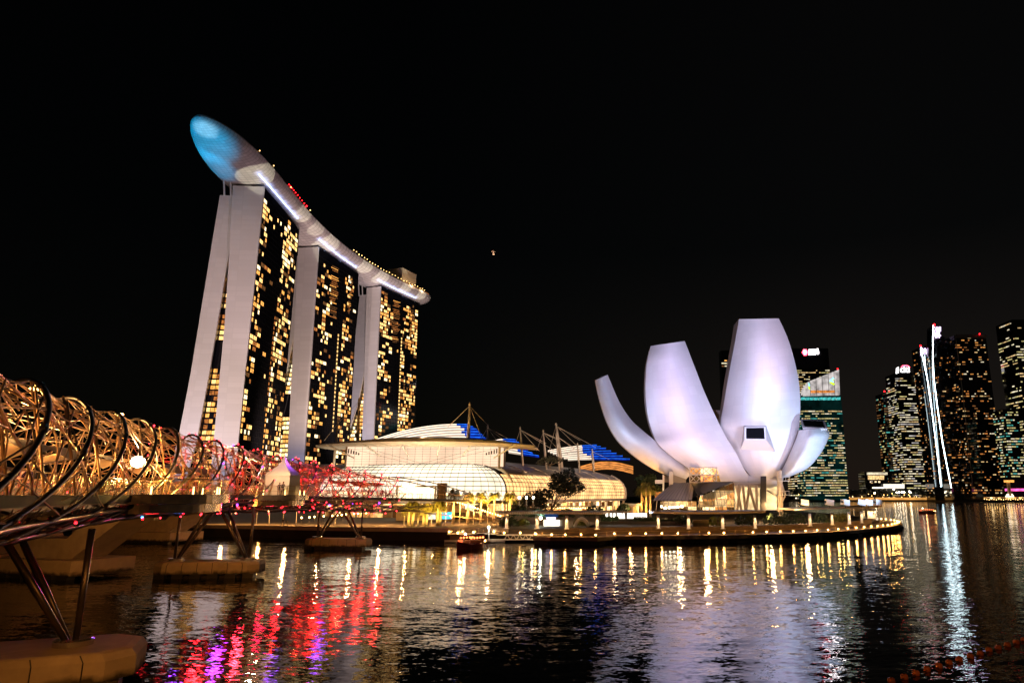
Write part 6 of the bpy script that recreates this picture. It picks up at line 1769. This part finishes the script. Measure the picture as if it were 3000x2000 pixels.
for i in range(21):
    f = i / 20; x = lerp(a0.x, a1.x, f); gl.append((Vector((x, 202.9, max(2.6, lerp(a0.z, 2.6, f) + .1))), 0, 1.0))
instance_many(globe_lamp, gl, 'small globe lamp on the stair behind the palms')
gl2 = [(G(x, y, 2.6), 0, 1.15) for x, y in ((905, 1532), (920, 1530), (947, 1528), (972, 1526), (987, 1524), (1000, 1523), (1012, 1521), (1024, 1520), (1036, 1519), (1048, 1518), (1060, 1517), (1072, 1516), (882, 1533))]
instance_many(globe_lamp, gl2, 'low globe lamp on the promenade under the footbridge')
def tall_post():
    root = empty('lamp_pole', (0, 0, 0), '', 'lamp pole', 'slim white lamp poles along the bank')
    b = MB(); b.tube([(0, 0, 0), (0, 0, 7.2)], [.10, .07], 6); b.build('pole', M['white_paint'], root)
    b = MB(); b.lathe((0, 0, 7.2), [(.10, 0), (.14, .1), (.14, .55), (.05, .6)], 8); b.build('lamp_head', M['lamp_soft'], root)
    return root
tp = [(G(x, y, 2.6), 0, s) for x, y, s in ((675, 1533, .8), (750, 1536, .95), (787, 1537, .95), (828, 1538, .98), (866, 1538, .98), (930, 1538, 1), (981, 1537, 1), (1021, 1537, 1), (1061, 1537, 1), (1183, 1539, 1), (1224, 1538, 1), (1264, 1537, 1), (1305, 1536, 1), (1346, 1535, 1.0), (1387, 1534, 1.0), (1428, 1533, 1.0), (1470, 1532, 1.0))]
instance_many(tall_post, tp, 'slim white lamp pole standing on the bank promenade')
for x, y, s in ((750, 1536, 1), (828, 1538, 1), (930, 1538, 1), (1021, 1537, 1), (1105, 1538, 1), (1183, 1539, 1), (1264, 1537, 1), (1346, 1535, 1), (1428, 1533, 1), (640, 1536, 1)):
    g = G(x, y, 2.6); light('POINT', (g.x + .3, g.y + 1.5, 6.4), 2800, (1.0, 0.44, 0.11), size=.2, name='promenade_light')
# three ornate white columns with globes
def ornate():
    root = empty('ornate_lamp_column', (0, 0, 0), '', 'lamp column', 'ornate white lamp columns beside the dark tree')
    b = MB(); b.lathe((0, 0, 0), [(.5, 0), (.5, .4), (.3, .5), (.24, 2.2), (.5, 2.35), (.5, 2.7), (.26, 2.8), (.22, 4.4), (.42, 4.5), (.42, 4.7), (.2, 4.8)], 12); b.build('shaft', M['white_paint'], root, True)
    b = MB(); b.ball((0, 0, 5.15), .38, 10); b.build('lamp_globe', M['lamp_white'], root)
    return root
oc = []
for x in (1521, 1542, 1562):
    p = P(x, 1482, 178); oc.append((Vector((p.x, 178, P(x, 1483, 178).z - 1.5)), 0, .72))
instance_many(ornate, oc, ['ornate white lamp column, leftmost of the three beside the dark tree', 'ornate white lamp column, middle of the three beside the dark tree', 'ornate white lamp column nearest to the trunk of the dark tree'])
b = MB(); a, c = P(1505, 1490, 179), P(1580, 1490, 179); b.box(((a.x + c.x) / 2, 179.4, (a.z + .8 + 2.6) / 2 - .2), (c.x - a.x, 5, a.z + .3 - 2.6)); tag(b.build('terrace_block', M['concrete']), 'low terrace block under the ornate lamp columns', 'block')
# cafe terrace behind the dark tree and small flat roofed house
rt = empty('cafe_terrace', (P(1690, 1490, 205).x, 205, 2.6), 'flat roofed cafe strip with warm bulbs behind the straight pergola', 'cafe')
pblock('cafe_roof', 1590, 1770, 1481, 1486, 200, 8, M['roof_metal'], rt); pblock('cafe_glow', 1592, 1768, 1487, 1500, 206, .4, M['shop_cells'], rt)
items = []
for i in range(26):
    p = P(1594 + i * 6.7, 1488 - (i % 2), 199.6)
    def fn(bb, mi, p=p): bb.ball(p, .2, 6, mi)
    items.append((fn, M['lamp_soft'], p))
many('bulb', items, rt)
rt = empty('terrace_house', (P(1850, 1490, 200).x, 200, 2.6), 'small flat roofed house right of the gallery, with dark doorways', 'house')
pblock('house_wall', 1828, 1872, 1480, 1502, 200, 5, M['cream'], rt); pblock('house_roof', 1818, 1880, 1474, 1479, 198.5, 8, M['white_paint'], rt); pblock('house_door', 1842, 1850, 1484, 1502, 199.8, .15, M['win_c'], rt); pblock('house_door', 1855, 1863, 1484, 1502, 199.8, .15, M['win_a'], rt)
light('POINT', P(1850, 1490, 194), 220, (1.0, 0.6, 0.3), size=.2, name='house_light')
light('POINT', P(1690, 1495, 186), 900, (1.0, 0.55, 0.22), size=.2, name='cafe_light'); light('POINT', P(1800, 1500, 182), 160, (1.0, 0.75, 0.5), size=.3, name='terrace_light')
light('POINT', P(1990, 1488, 180), 900, (1.0, 0.55, 0.22), size=.2, name='entrance_light')
b = MB(); 
for i in range(24):
    p = P(1938 + (i * 37 % 62), 1483 + (i * 7 % 5), 196); b.ball(p, .24, 6)
rt = empty('table_lights', (P(1970, 1486, 196).x, 196, 2.6), 'cluster of bright table lamps under the museum entrance roof', 'table lamps'); b.build('lamp_globe', M['lamp_white'], rt)
# ------------------------------------------------------------------ floating jetty, gangway truss
rt = empty('floating_jetty', (P(1400, 1590, 150).x, 150, .5), 'floating jetty with glass rails and a white truss gangway', 'jetty')
def jblock(nm, x0, x1, y0, y1, Y, dp, mat): return pblock(nm, x0, x1, y0, y1, Y, dp, mat, rt)
jblock('pontoon', 1302, 1480, 1581, 1587, 152, 6, M['concrete']); jblock('shelter_wall', 1318, 1345, 1566, 1581, 156, .3, M['timber']); jblock('roof_deck', 1310, 1460, 1560, 1565, 153, 4, M['cream']); jblock('rail_glass', 1312, 1470, 1549, 1560, 153, .04, M['glass_rail'])
jblock('walkway', 1455, 1650, 1564, 1568, 154, 3, M['white_paint']); jblock('lower_walk', 1420, 1600, 1578, 1581, 152.5, 3, M['white_paint'])
b = MB()
for i in range(8):
    xa = 1477 + 18 * i; b.tube([P(xa, 1580, 153.6), P(xa + 9, 1566, 153.6), P(xa + 18, 1580, 153.6)], .09, 4)
b.tube([P(1477, 1580, 153.6), P(1621, 1580, 153.6)], .12, 4); b.build('gangway_truss', M['white_paint'], rt)
b = MB(); b.tube([P(1432, 1582, 151), P(1432, 1546, 151)], .14, 6); b.build('mooring_post', M['white_paint'], rt)
b = MB(); b.ball(P(1432, 1543, 151), .24, 8); b.build('post_lamp', M['lamp_white'], rt)
b = MB()
for i in range(13): b.tube([P(1318 + 14 * i, 1561, 152.9), P(1318 + 14 * i, 1546, 152.9)], .035, 4)
b.tube([P(1316, 1548, 152.9), P(1490, 1548, 152.9)], .03, 4); b.build('jetty_rail', M['steel'], rt)
for x, y in ((1316, 1557), (1341, 1560), (1387, 1558), (1447, 1556), (1477, 1560), (1524, 1560), (1568, 1562)):
    b = MB(); b.ball(P(x, y, 152), .2, 8); b.build('jetty_lamp', M['lamp_warm'], rt)
light('POINT', P(1432, 1548, 150), 150, (1, .95, .8), size=.2, name='jetty_light'); light('POINT', P(1560, 1560, 151), 120, (1, .75, .4), size=.2, name='jetty_light'); light('POINT', P(1345, 1560, 151), 90, (1, .6, .25), size=.2, name='jetty_light')
# ------------------------------------------------------------------ boats
def bumboat(loc, rz, L, label):
    root = empty('bumboat', loc, label, 'boat')
    root.rotation_euler = (0, 0, rz)
    b = MB(); rows = []
    for i in range(11):
        f = i / 10; x = -L / 2 + L * f; w = 1.35 * (1 - abs(2 * f - 1) ** 3.2) + .12; sh = .25 + .75 * abs(2 * f - 1) ** 2.4
        rows.append([Vector((x, -w, .55 + sh)), Vector((x, -w * .85, .0)), Vector((x, 0, -.35)), Vector((x, w * .85, .0)), Vector((x, w, .55 + sh)), Vector((x, w * .8, .6 + sh * .55)), Vector((x, -w * .8, .6 + sh * .55)), Vector((x, -w, .55 + sh))])
    b.loft(rows, uv=False); b.build('hull', M['red_paint'], root, local=True)
    b = MB()
    for i in range(9):
        f = .28 + .6 * i / 8; x = -L / 2 + L * f
        for y in (-1.05, 1.05): b.tube([(x, y, .6), (x, y, 2.35)], .04, 4)
    b.build('cabin_post', M['red_paint'], root, local=True)
    b = MB(); rows = []
    for i in range(9):
        f = .24 + .68 * i / 8; x = -L / 2 + L * f
        rows.append([Vector((x, y, 2.35 + .25 * math.cos(y * 1.2) + .12 * abs(2 * f - 1.1) ** 2)) for y in (-1.3, -.7, 0, .7, 1.3)])
    b.loft(rows, uv=False); b.build('cabin_roof', M['timber'], root, local=True)
    r_ = random.Random(int(L * 10))
    for i in range(10):
        f = .3 + .055 * i; x = -L / 2 + L * f
        b = MB(); b.lathe((x, -1.15 if i % 2 else 1.15, 2.0), [(.03, -.22), (.17, -.12), (.2, 0), (.17, .12), (.03, .22)], 8); b.build('lantern', M['lantern'], root, local=True)
    b = MB(); b.box((L * .1, 0, 1.25), (L * .45, 1.7, .5)); b.build('bench', M['timber'], root, local=True)
    for x in (-L * .42, -L * .34):
        b = MB(); b.lathe((x, 0, .95), [(.25, 0), (.18, .4), (.28, .55), (.2, .8)], 8); b.build('bow_ornament', M['led_red_soft'], root, local=True)
    b = MB(); b.ball((-L * .25, -.3, 2.75), .2, 8); b.build('deck_lamp', M['lamp_white'], root, local=True)
    for y in (-.6, .5):
        b = MB(); b.ball((L * .46, y, 1.25), .17, 8); b.build('stern_lamp', M['lamp_warm'], root, local=True)
    return root
bp = G(1378, 1606, 0)
bumboat((bp.x, bp.y, 0), 1.0, 7.4, 'red wooden passenger boat with glowing lanterns moored at the jetty')
light('POINT', (bp.x - 1, bp.y - 1.2, 2.4), 60, (1, .4, .15), size=.15, name='boat_light')
bp = G(2716, 1503, 0)
bumboat((bp.x, bp.y, 0), .2, 10.5, 'small red lantern boat crossing the open bay on the right')
light('POINT', (bp.x - 1, bp.y - 1.6, 2.6), 150, (1, .4, .15), size=.15, name='boat_light')
# orange float line
def float_buoy():
    root = empty('float_buoy', (0, 0, 0), '', 'buoy', 'orange floats strung on a line')
    b = MB(); b.lathe((0, 0, 0), [(.10, -.12), (.19, -.06), (.21, .06), (.19, .18), (.10, .24)], 9); b.build('float', M['orange_float'], root, True)
    b = MB(); b.lathe((0, 0, .24), [(.05, 0), (.05, .05)], 6); b.build('cap', M['dark'], root)
    return root
BU = [(2612, 1997), (2650, 1986), (2684, 1975), (2716, 1963), (2751, 1953), (2781, 1943), (2811, 1934), (2843, 1925), (2872, 1916), (2898, 1906), (2925, 1899), (2952, 1891), (2978, 1883), (3000, 1876)]
instance_many(float_buoy, [(G(x, y, .02), i * .7, 1.0) for i, (x, y) in enumerate(BU)], 'orange float in the line across the lower right corner')
b = MB(); b.tube([G(x, y, .05) for x, y in BU], .025, 4); tag(b.build('float_rope', M['dark']), 'rope joining the orange floats', 'rope')
light('SPOT', (18, 22, 9), 1500, (1.0, 0.5, 0.2), (26, 44, 0), .4, 60, .9, 'shore_floodlight')
# ------------------------------------------------------------------ tent on the second pod
tp_ = P(826, 1428, 99); tc_ = Vector((tp_.x, 99, interp(ZDK, 99) + .03))
rt = empty('marquee', tc_, 'white peaked marquee standing on the second viewing pod', 'marquee')
wv = P(862, 1400, 99).x - P(790, 1400, 99).x
b = MB(); h_ = wv / 2
z1_, z2_ = P(826, 1392, 99).z - tc_.z, P(826, 1332, 99).z - tc_.z
rows = []
for z, k in ((z1_, 1.06), (z1_ + (z2_ - z1_) * .16, .86), (z1_ + (z2_ - z1_) * .32, .58), (z1_ + (z2_ - z1_) * .5, .32), (z1_ + (z2_ - z1_) * .72, .13), (z2_, .02)):
    rows.append([tc_ + Vector((h_ * k * x, h_ * k * y, z)) for x, y in ((-1, -1), (1, -1), (1, 1), (-1, 1), (-1, -1))])
b.loft(rows, uv=False); b.build('tent_roof', M['canvas'], rt)
b = MB(); b.hexa([tc_ + Vector((h_ * x, h_ * y, .02)) for x, y in ((-1, -1), (1, -1), (1, 1), (-1, 1))], [tc_ + Vector((h_ * x, h_ * y, z1_)) for x, y in ((-1, -1), (1, -1), (1, 1), (-1, 1))]); b.build('tent_wall', M['canvas'], rt)
b = MB()
for i in range(14):
    x = -h_ + 2 * h_ * i / 14
    b.add([tc_ + Vector((x, -h_ * 1.06 - .02, z1_)), tc_ + Vector((x + h_ / 7, -h_ * 1.06 - .02, z1_)), tc_ + Vector((x + h_ / 14, -h_ * 1.06 - .02, z1_ - .3))], [(0, 1, 2)])
b.build('valance', M['canvas'], rt)
light('POINT', tc_ + Vector((1.0, -6.0, 4.2)), 1100, (1.0, 0.66, 0.40), size=.2, name='tent_light')
# ------------------------------------------------------------------ people
def person(loc, rz, label, h=1.72, arm=0.2, lean=0.0, stride=.12, top='cloth_dark', low='cloth_mid', grp=None):
    root = empty('person', loc, label, 'person', grp)
    me = bpy.data.meshes.new('body')
    k = h / 1.72
    V = [(0, 0, .92), (0, .0, 1.15), (0, lean * .3, 1.40), (0, lean * .35, 1.50), (0, lean * .4 - .02, 1.62), (0, lean * .4 - .01, 1.70),
         (.10, 0, .88), (.11, stride, .48), (.11, stride * .4, .07), (.11, stride * .4 - .13, .03), (-.10, 0, .88), (-.11, -stride, .48), (-.11, -stride * 1.6, .07), (-.11, -stride * 1.6 - .13, .03),
         (.19, lean * .3, 1.40), (.25, lean * .3 - arm * .3, 1.12), (.23, lean * .3 - arm, .90), (.23, lean * .3 - arm - .06, .80), (-.19, lean * .3, 1.40), (-.25, lean * .3 + .05, 1.12), (-.23, lean * .3 - .05, .90), (-.23, lean * .3 - .1, .80)]
    E = [(0, 1), (1, 2), (2, 3), (3, 4), (4, 5), (0, 6), (6, 7), (7, 8), (8, 9), (0, 10), (10, 11), (11, 12), (12, 13), (2, 14), (14, 15), (15, 16), (16, 17), (2, 18), (18, 19), (19, 20), (20, 21)]
    RA = [.15, .145, .15, .06, .095, .08, .095, .065, .05, .045, .095, .065, .05, .045, .065, .05, .038, .035, .065, .05, .038, .035]
    me.from_pydata([tuple(c * k for c in v) for v in V], E, [])
    o = bpy.data.objects.new('body', me); COL.objects.link(o); o.parent = root
    sk = o.modifiers.new('skin', 'SKIN')
    for i, sv in enumerate(me.skin_vertices[0].data):
        sv.radius = (RA[i] * k, RA[i] * k * (.75 if i in (0, 1, 2) else 1)); sv.use_root = (i == 0)
    sb = o.modifiers.new('smooth', 'SUBSURF'); sb.levels = sb.render_levels = 1
    dg = bpy.context.evaluated_depsgraph_get()
    m2 = bpy.data.meshes.new_from_object(o.evaluated_get(dg))
    o.modifiers.clear(); o.data = m2
    for m in ('skin', top, low): m2.materials.append(M[m])
    for p in m2.polygons:
        z = p.center.z / k
        p.material_index = 1 if .95 < z < 1.46 and not (abs(p.center.x) > .2 and z < 1.1) else (2 if z <= .95 and z > .1 and abs(p.center.x) < .2 else 0)
        p.use_smooth = True
    b = MB(); b.ball((0, (lean * .4 + .012) * k, 1.685 * k), .098 * k, 10, 0, 1.05); b.build('hair', M['hair'], root, local=True)
    root.rotation_euler = (0, 0, rz)
    return root
pz = interp(ZDK, 60)
def on_deck(px, py, Y, z): p = P(px, py, Y); return (p.x, Y, z)
person(on_deck(329, 1430, 57.0, pz + .01), 2.6, 'person in dark shorts leaning at the railing beside the big floodlight', 1.72, .3, .2)
q_ = P(318, 1400, 57.3)
rtb = empty('litter_bin', (P(303, 1430, 57.4).x, 57.4, pz), 'dark square bin at the railing by the leaning person', 'bin')
b = MB(); c = P(303, 1430, 57.4); b.box((c.x, 57.4, pz + .55), (.75, .7, 1.1)); b.build('bin_body', M['dark'], rtb); b = MB(); b.box((c.x, 57.4, pz + 1.14), (.85, .8, .08)); b.build('bin_lid', M['steel_dark'], rtb)
zp2 = interp(ZDK, 100) + .03
person(on_deck(818, 1430, 96.2, zp2), .3, 'person in silhouette before the marquee, left of the pair', 1.7, .1); person(on_deck(829, 1430, 96.2, zp2), -.2, 'taller person of the pair before the marquee, elbow out', 1.8, .35)
lab = ['person walking at the far left of the group near the bridge end', 'person standing second in the group near the bridge end', 'person with a dark top in the middle of the group near the bridge end', 'person beside the red canopy end', 'person standing close to the last arch', 'person at the far right of the group near the bridge end']
for i, (px, Y) in enumerate(((1078, 146), (1090, 146), (1115, 149), (1120, 150), (1130, 151), (1141, 152))):
    person(on_deck(px, 1455, Y, interp(ZDK, Y) + .01), i * 1.1, lab[i], 1.62 + .04 * (i % 4), .1 * (i % 3))
g = G(823, 1540, 2.61); person((g.x, g.y + 1, 2.61), .4, 'person walking on the bank promenade with a long stride', 1.75, .2, 0, .25); g = G(836, 1541, 2.61); person((g.x, g.y + 1, 2.61), 1.2, 'child sized person on the bank promenade', 1.3, .1)
for i, (px, lb) in enumerate(((196, 'person in a white top on the near deck, left of the bright shopfront glow'), (240, 'person in a pale top on the near deck beside the glass rail'), (272, 'person half hidden behind a tie rod on the near deck'))):
    Y = 50 + i * 2; person(on_deck(px, 1430, Y, interp(ZDK, Y) + .01), 1.3 * i, lb, 1.7, .15, 0, .2, 'canvas' if i < 2 else 'cloth_mid')
for i, (px, lb) in enumerate(((1846, 'person strolling past the small terrace house'), (1868, 'person in white near the glowing blocks'), (1880, 'person at the corner of the terrace house'), (2103, 'person leaning by the leafy shrub'))):
    Y = 189 if i < 3 else 163; person(on_deck(px, 1500, Y, P(px, 1518, 187).z if i < 3 else 2.9), i, lb, 1.7, .1, 0, .1, 'canvas' if i == 1 else 'cloth_dark')
# ------------------------------------------------------------------ pale bird gliding high over the bay
bc = P(1445, 741, 120)
rt = empty('bird', bc, 'small pale bird gliding in the black sky', 'bird')
b = MB(); b.tube([bc + Vector((0, 0, .55)), bc + Vector((0, 0, .42)), bc + Vector((0, 0, .28)), bc + Vector((.05, 0, .0)), bc + Vector((.1, 0, -.25)), bc + Vector((.12, 0, -.42))], [.02, .07, .09, .17, .21, .08], 8)
for sd, ln in ((-1, .34), (1, .30)):
    b.add([bc + Vector((0, 0, .38)), bc + Vector((sd * ln, .12, .38)), bc + Vector((sd * ln * .9, .1, .26)), bc + Vector((0, 0, .24)), bc + Vector((0, .05, .38)), bc + Vector((sd * ln, .15, .38)), bc + Vector((sd * ln * .9, .13, .26)), bc + Vector((0, .05, .24))], [(0, 1, 2, 3), (7, 6, 5, 4), (0, 4, 5, 1), (3, 2, 6, 7), (1, 5, 6, 2)])
b.build('body', M['canvas'], rt, True)
light('SPOT', (bc.x + 3, 85, 10), 1.6e5, (1.0, 0.62, 0.4), bc, .3, 3, .3, 'bird_fill_light')  # lamp added only to brighten the bird

# every object with a category is a thing, whatever its name suggests
for o in SC.objects:
    if o.parent is None and o.get('category') and not o.get('kind'): o['kind'] = 'thing'
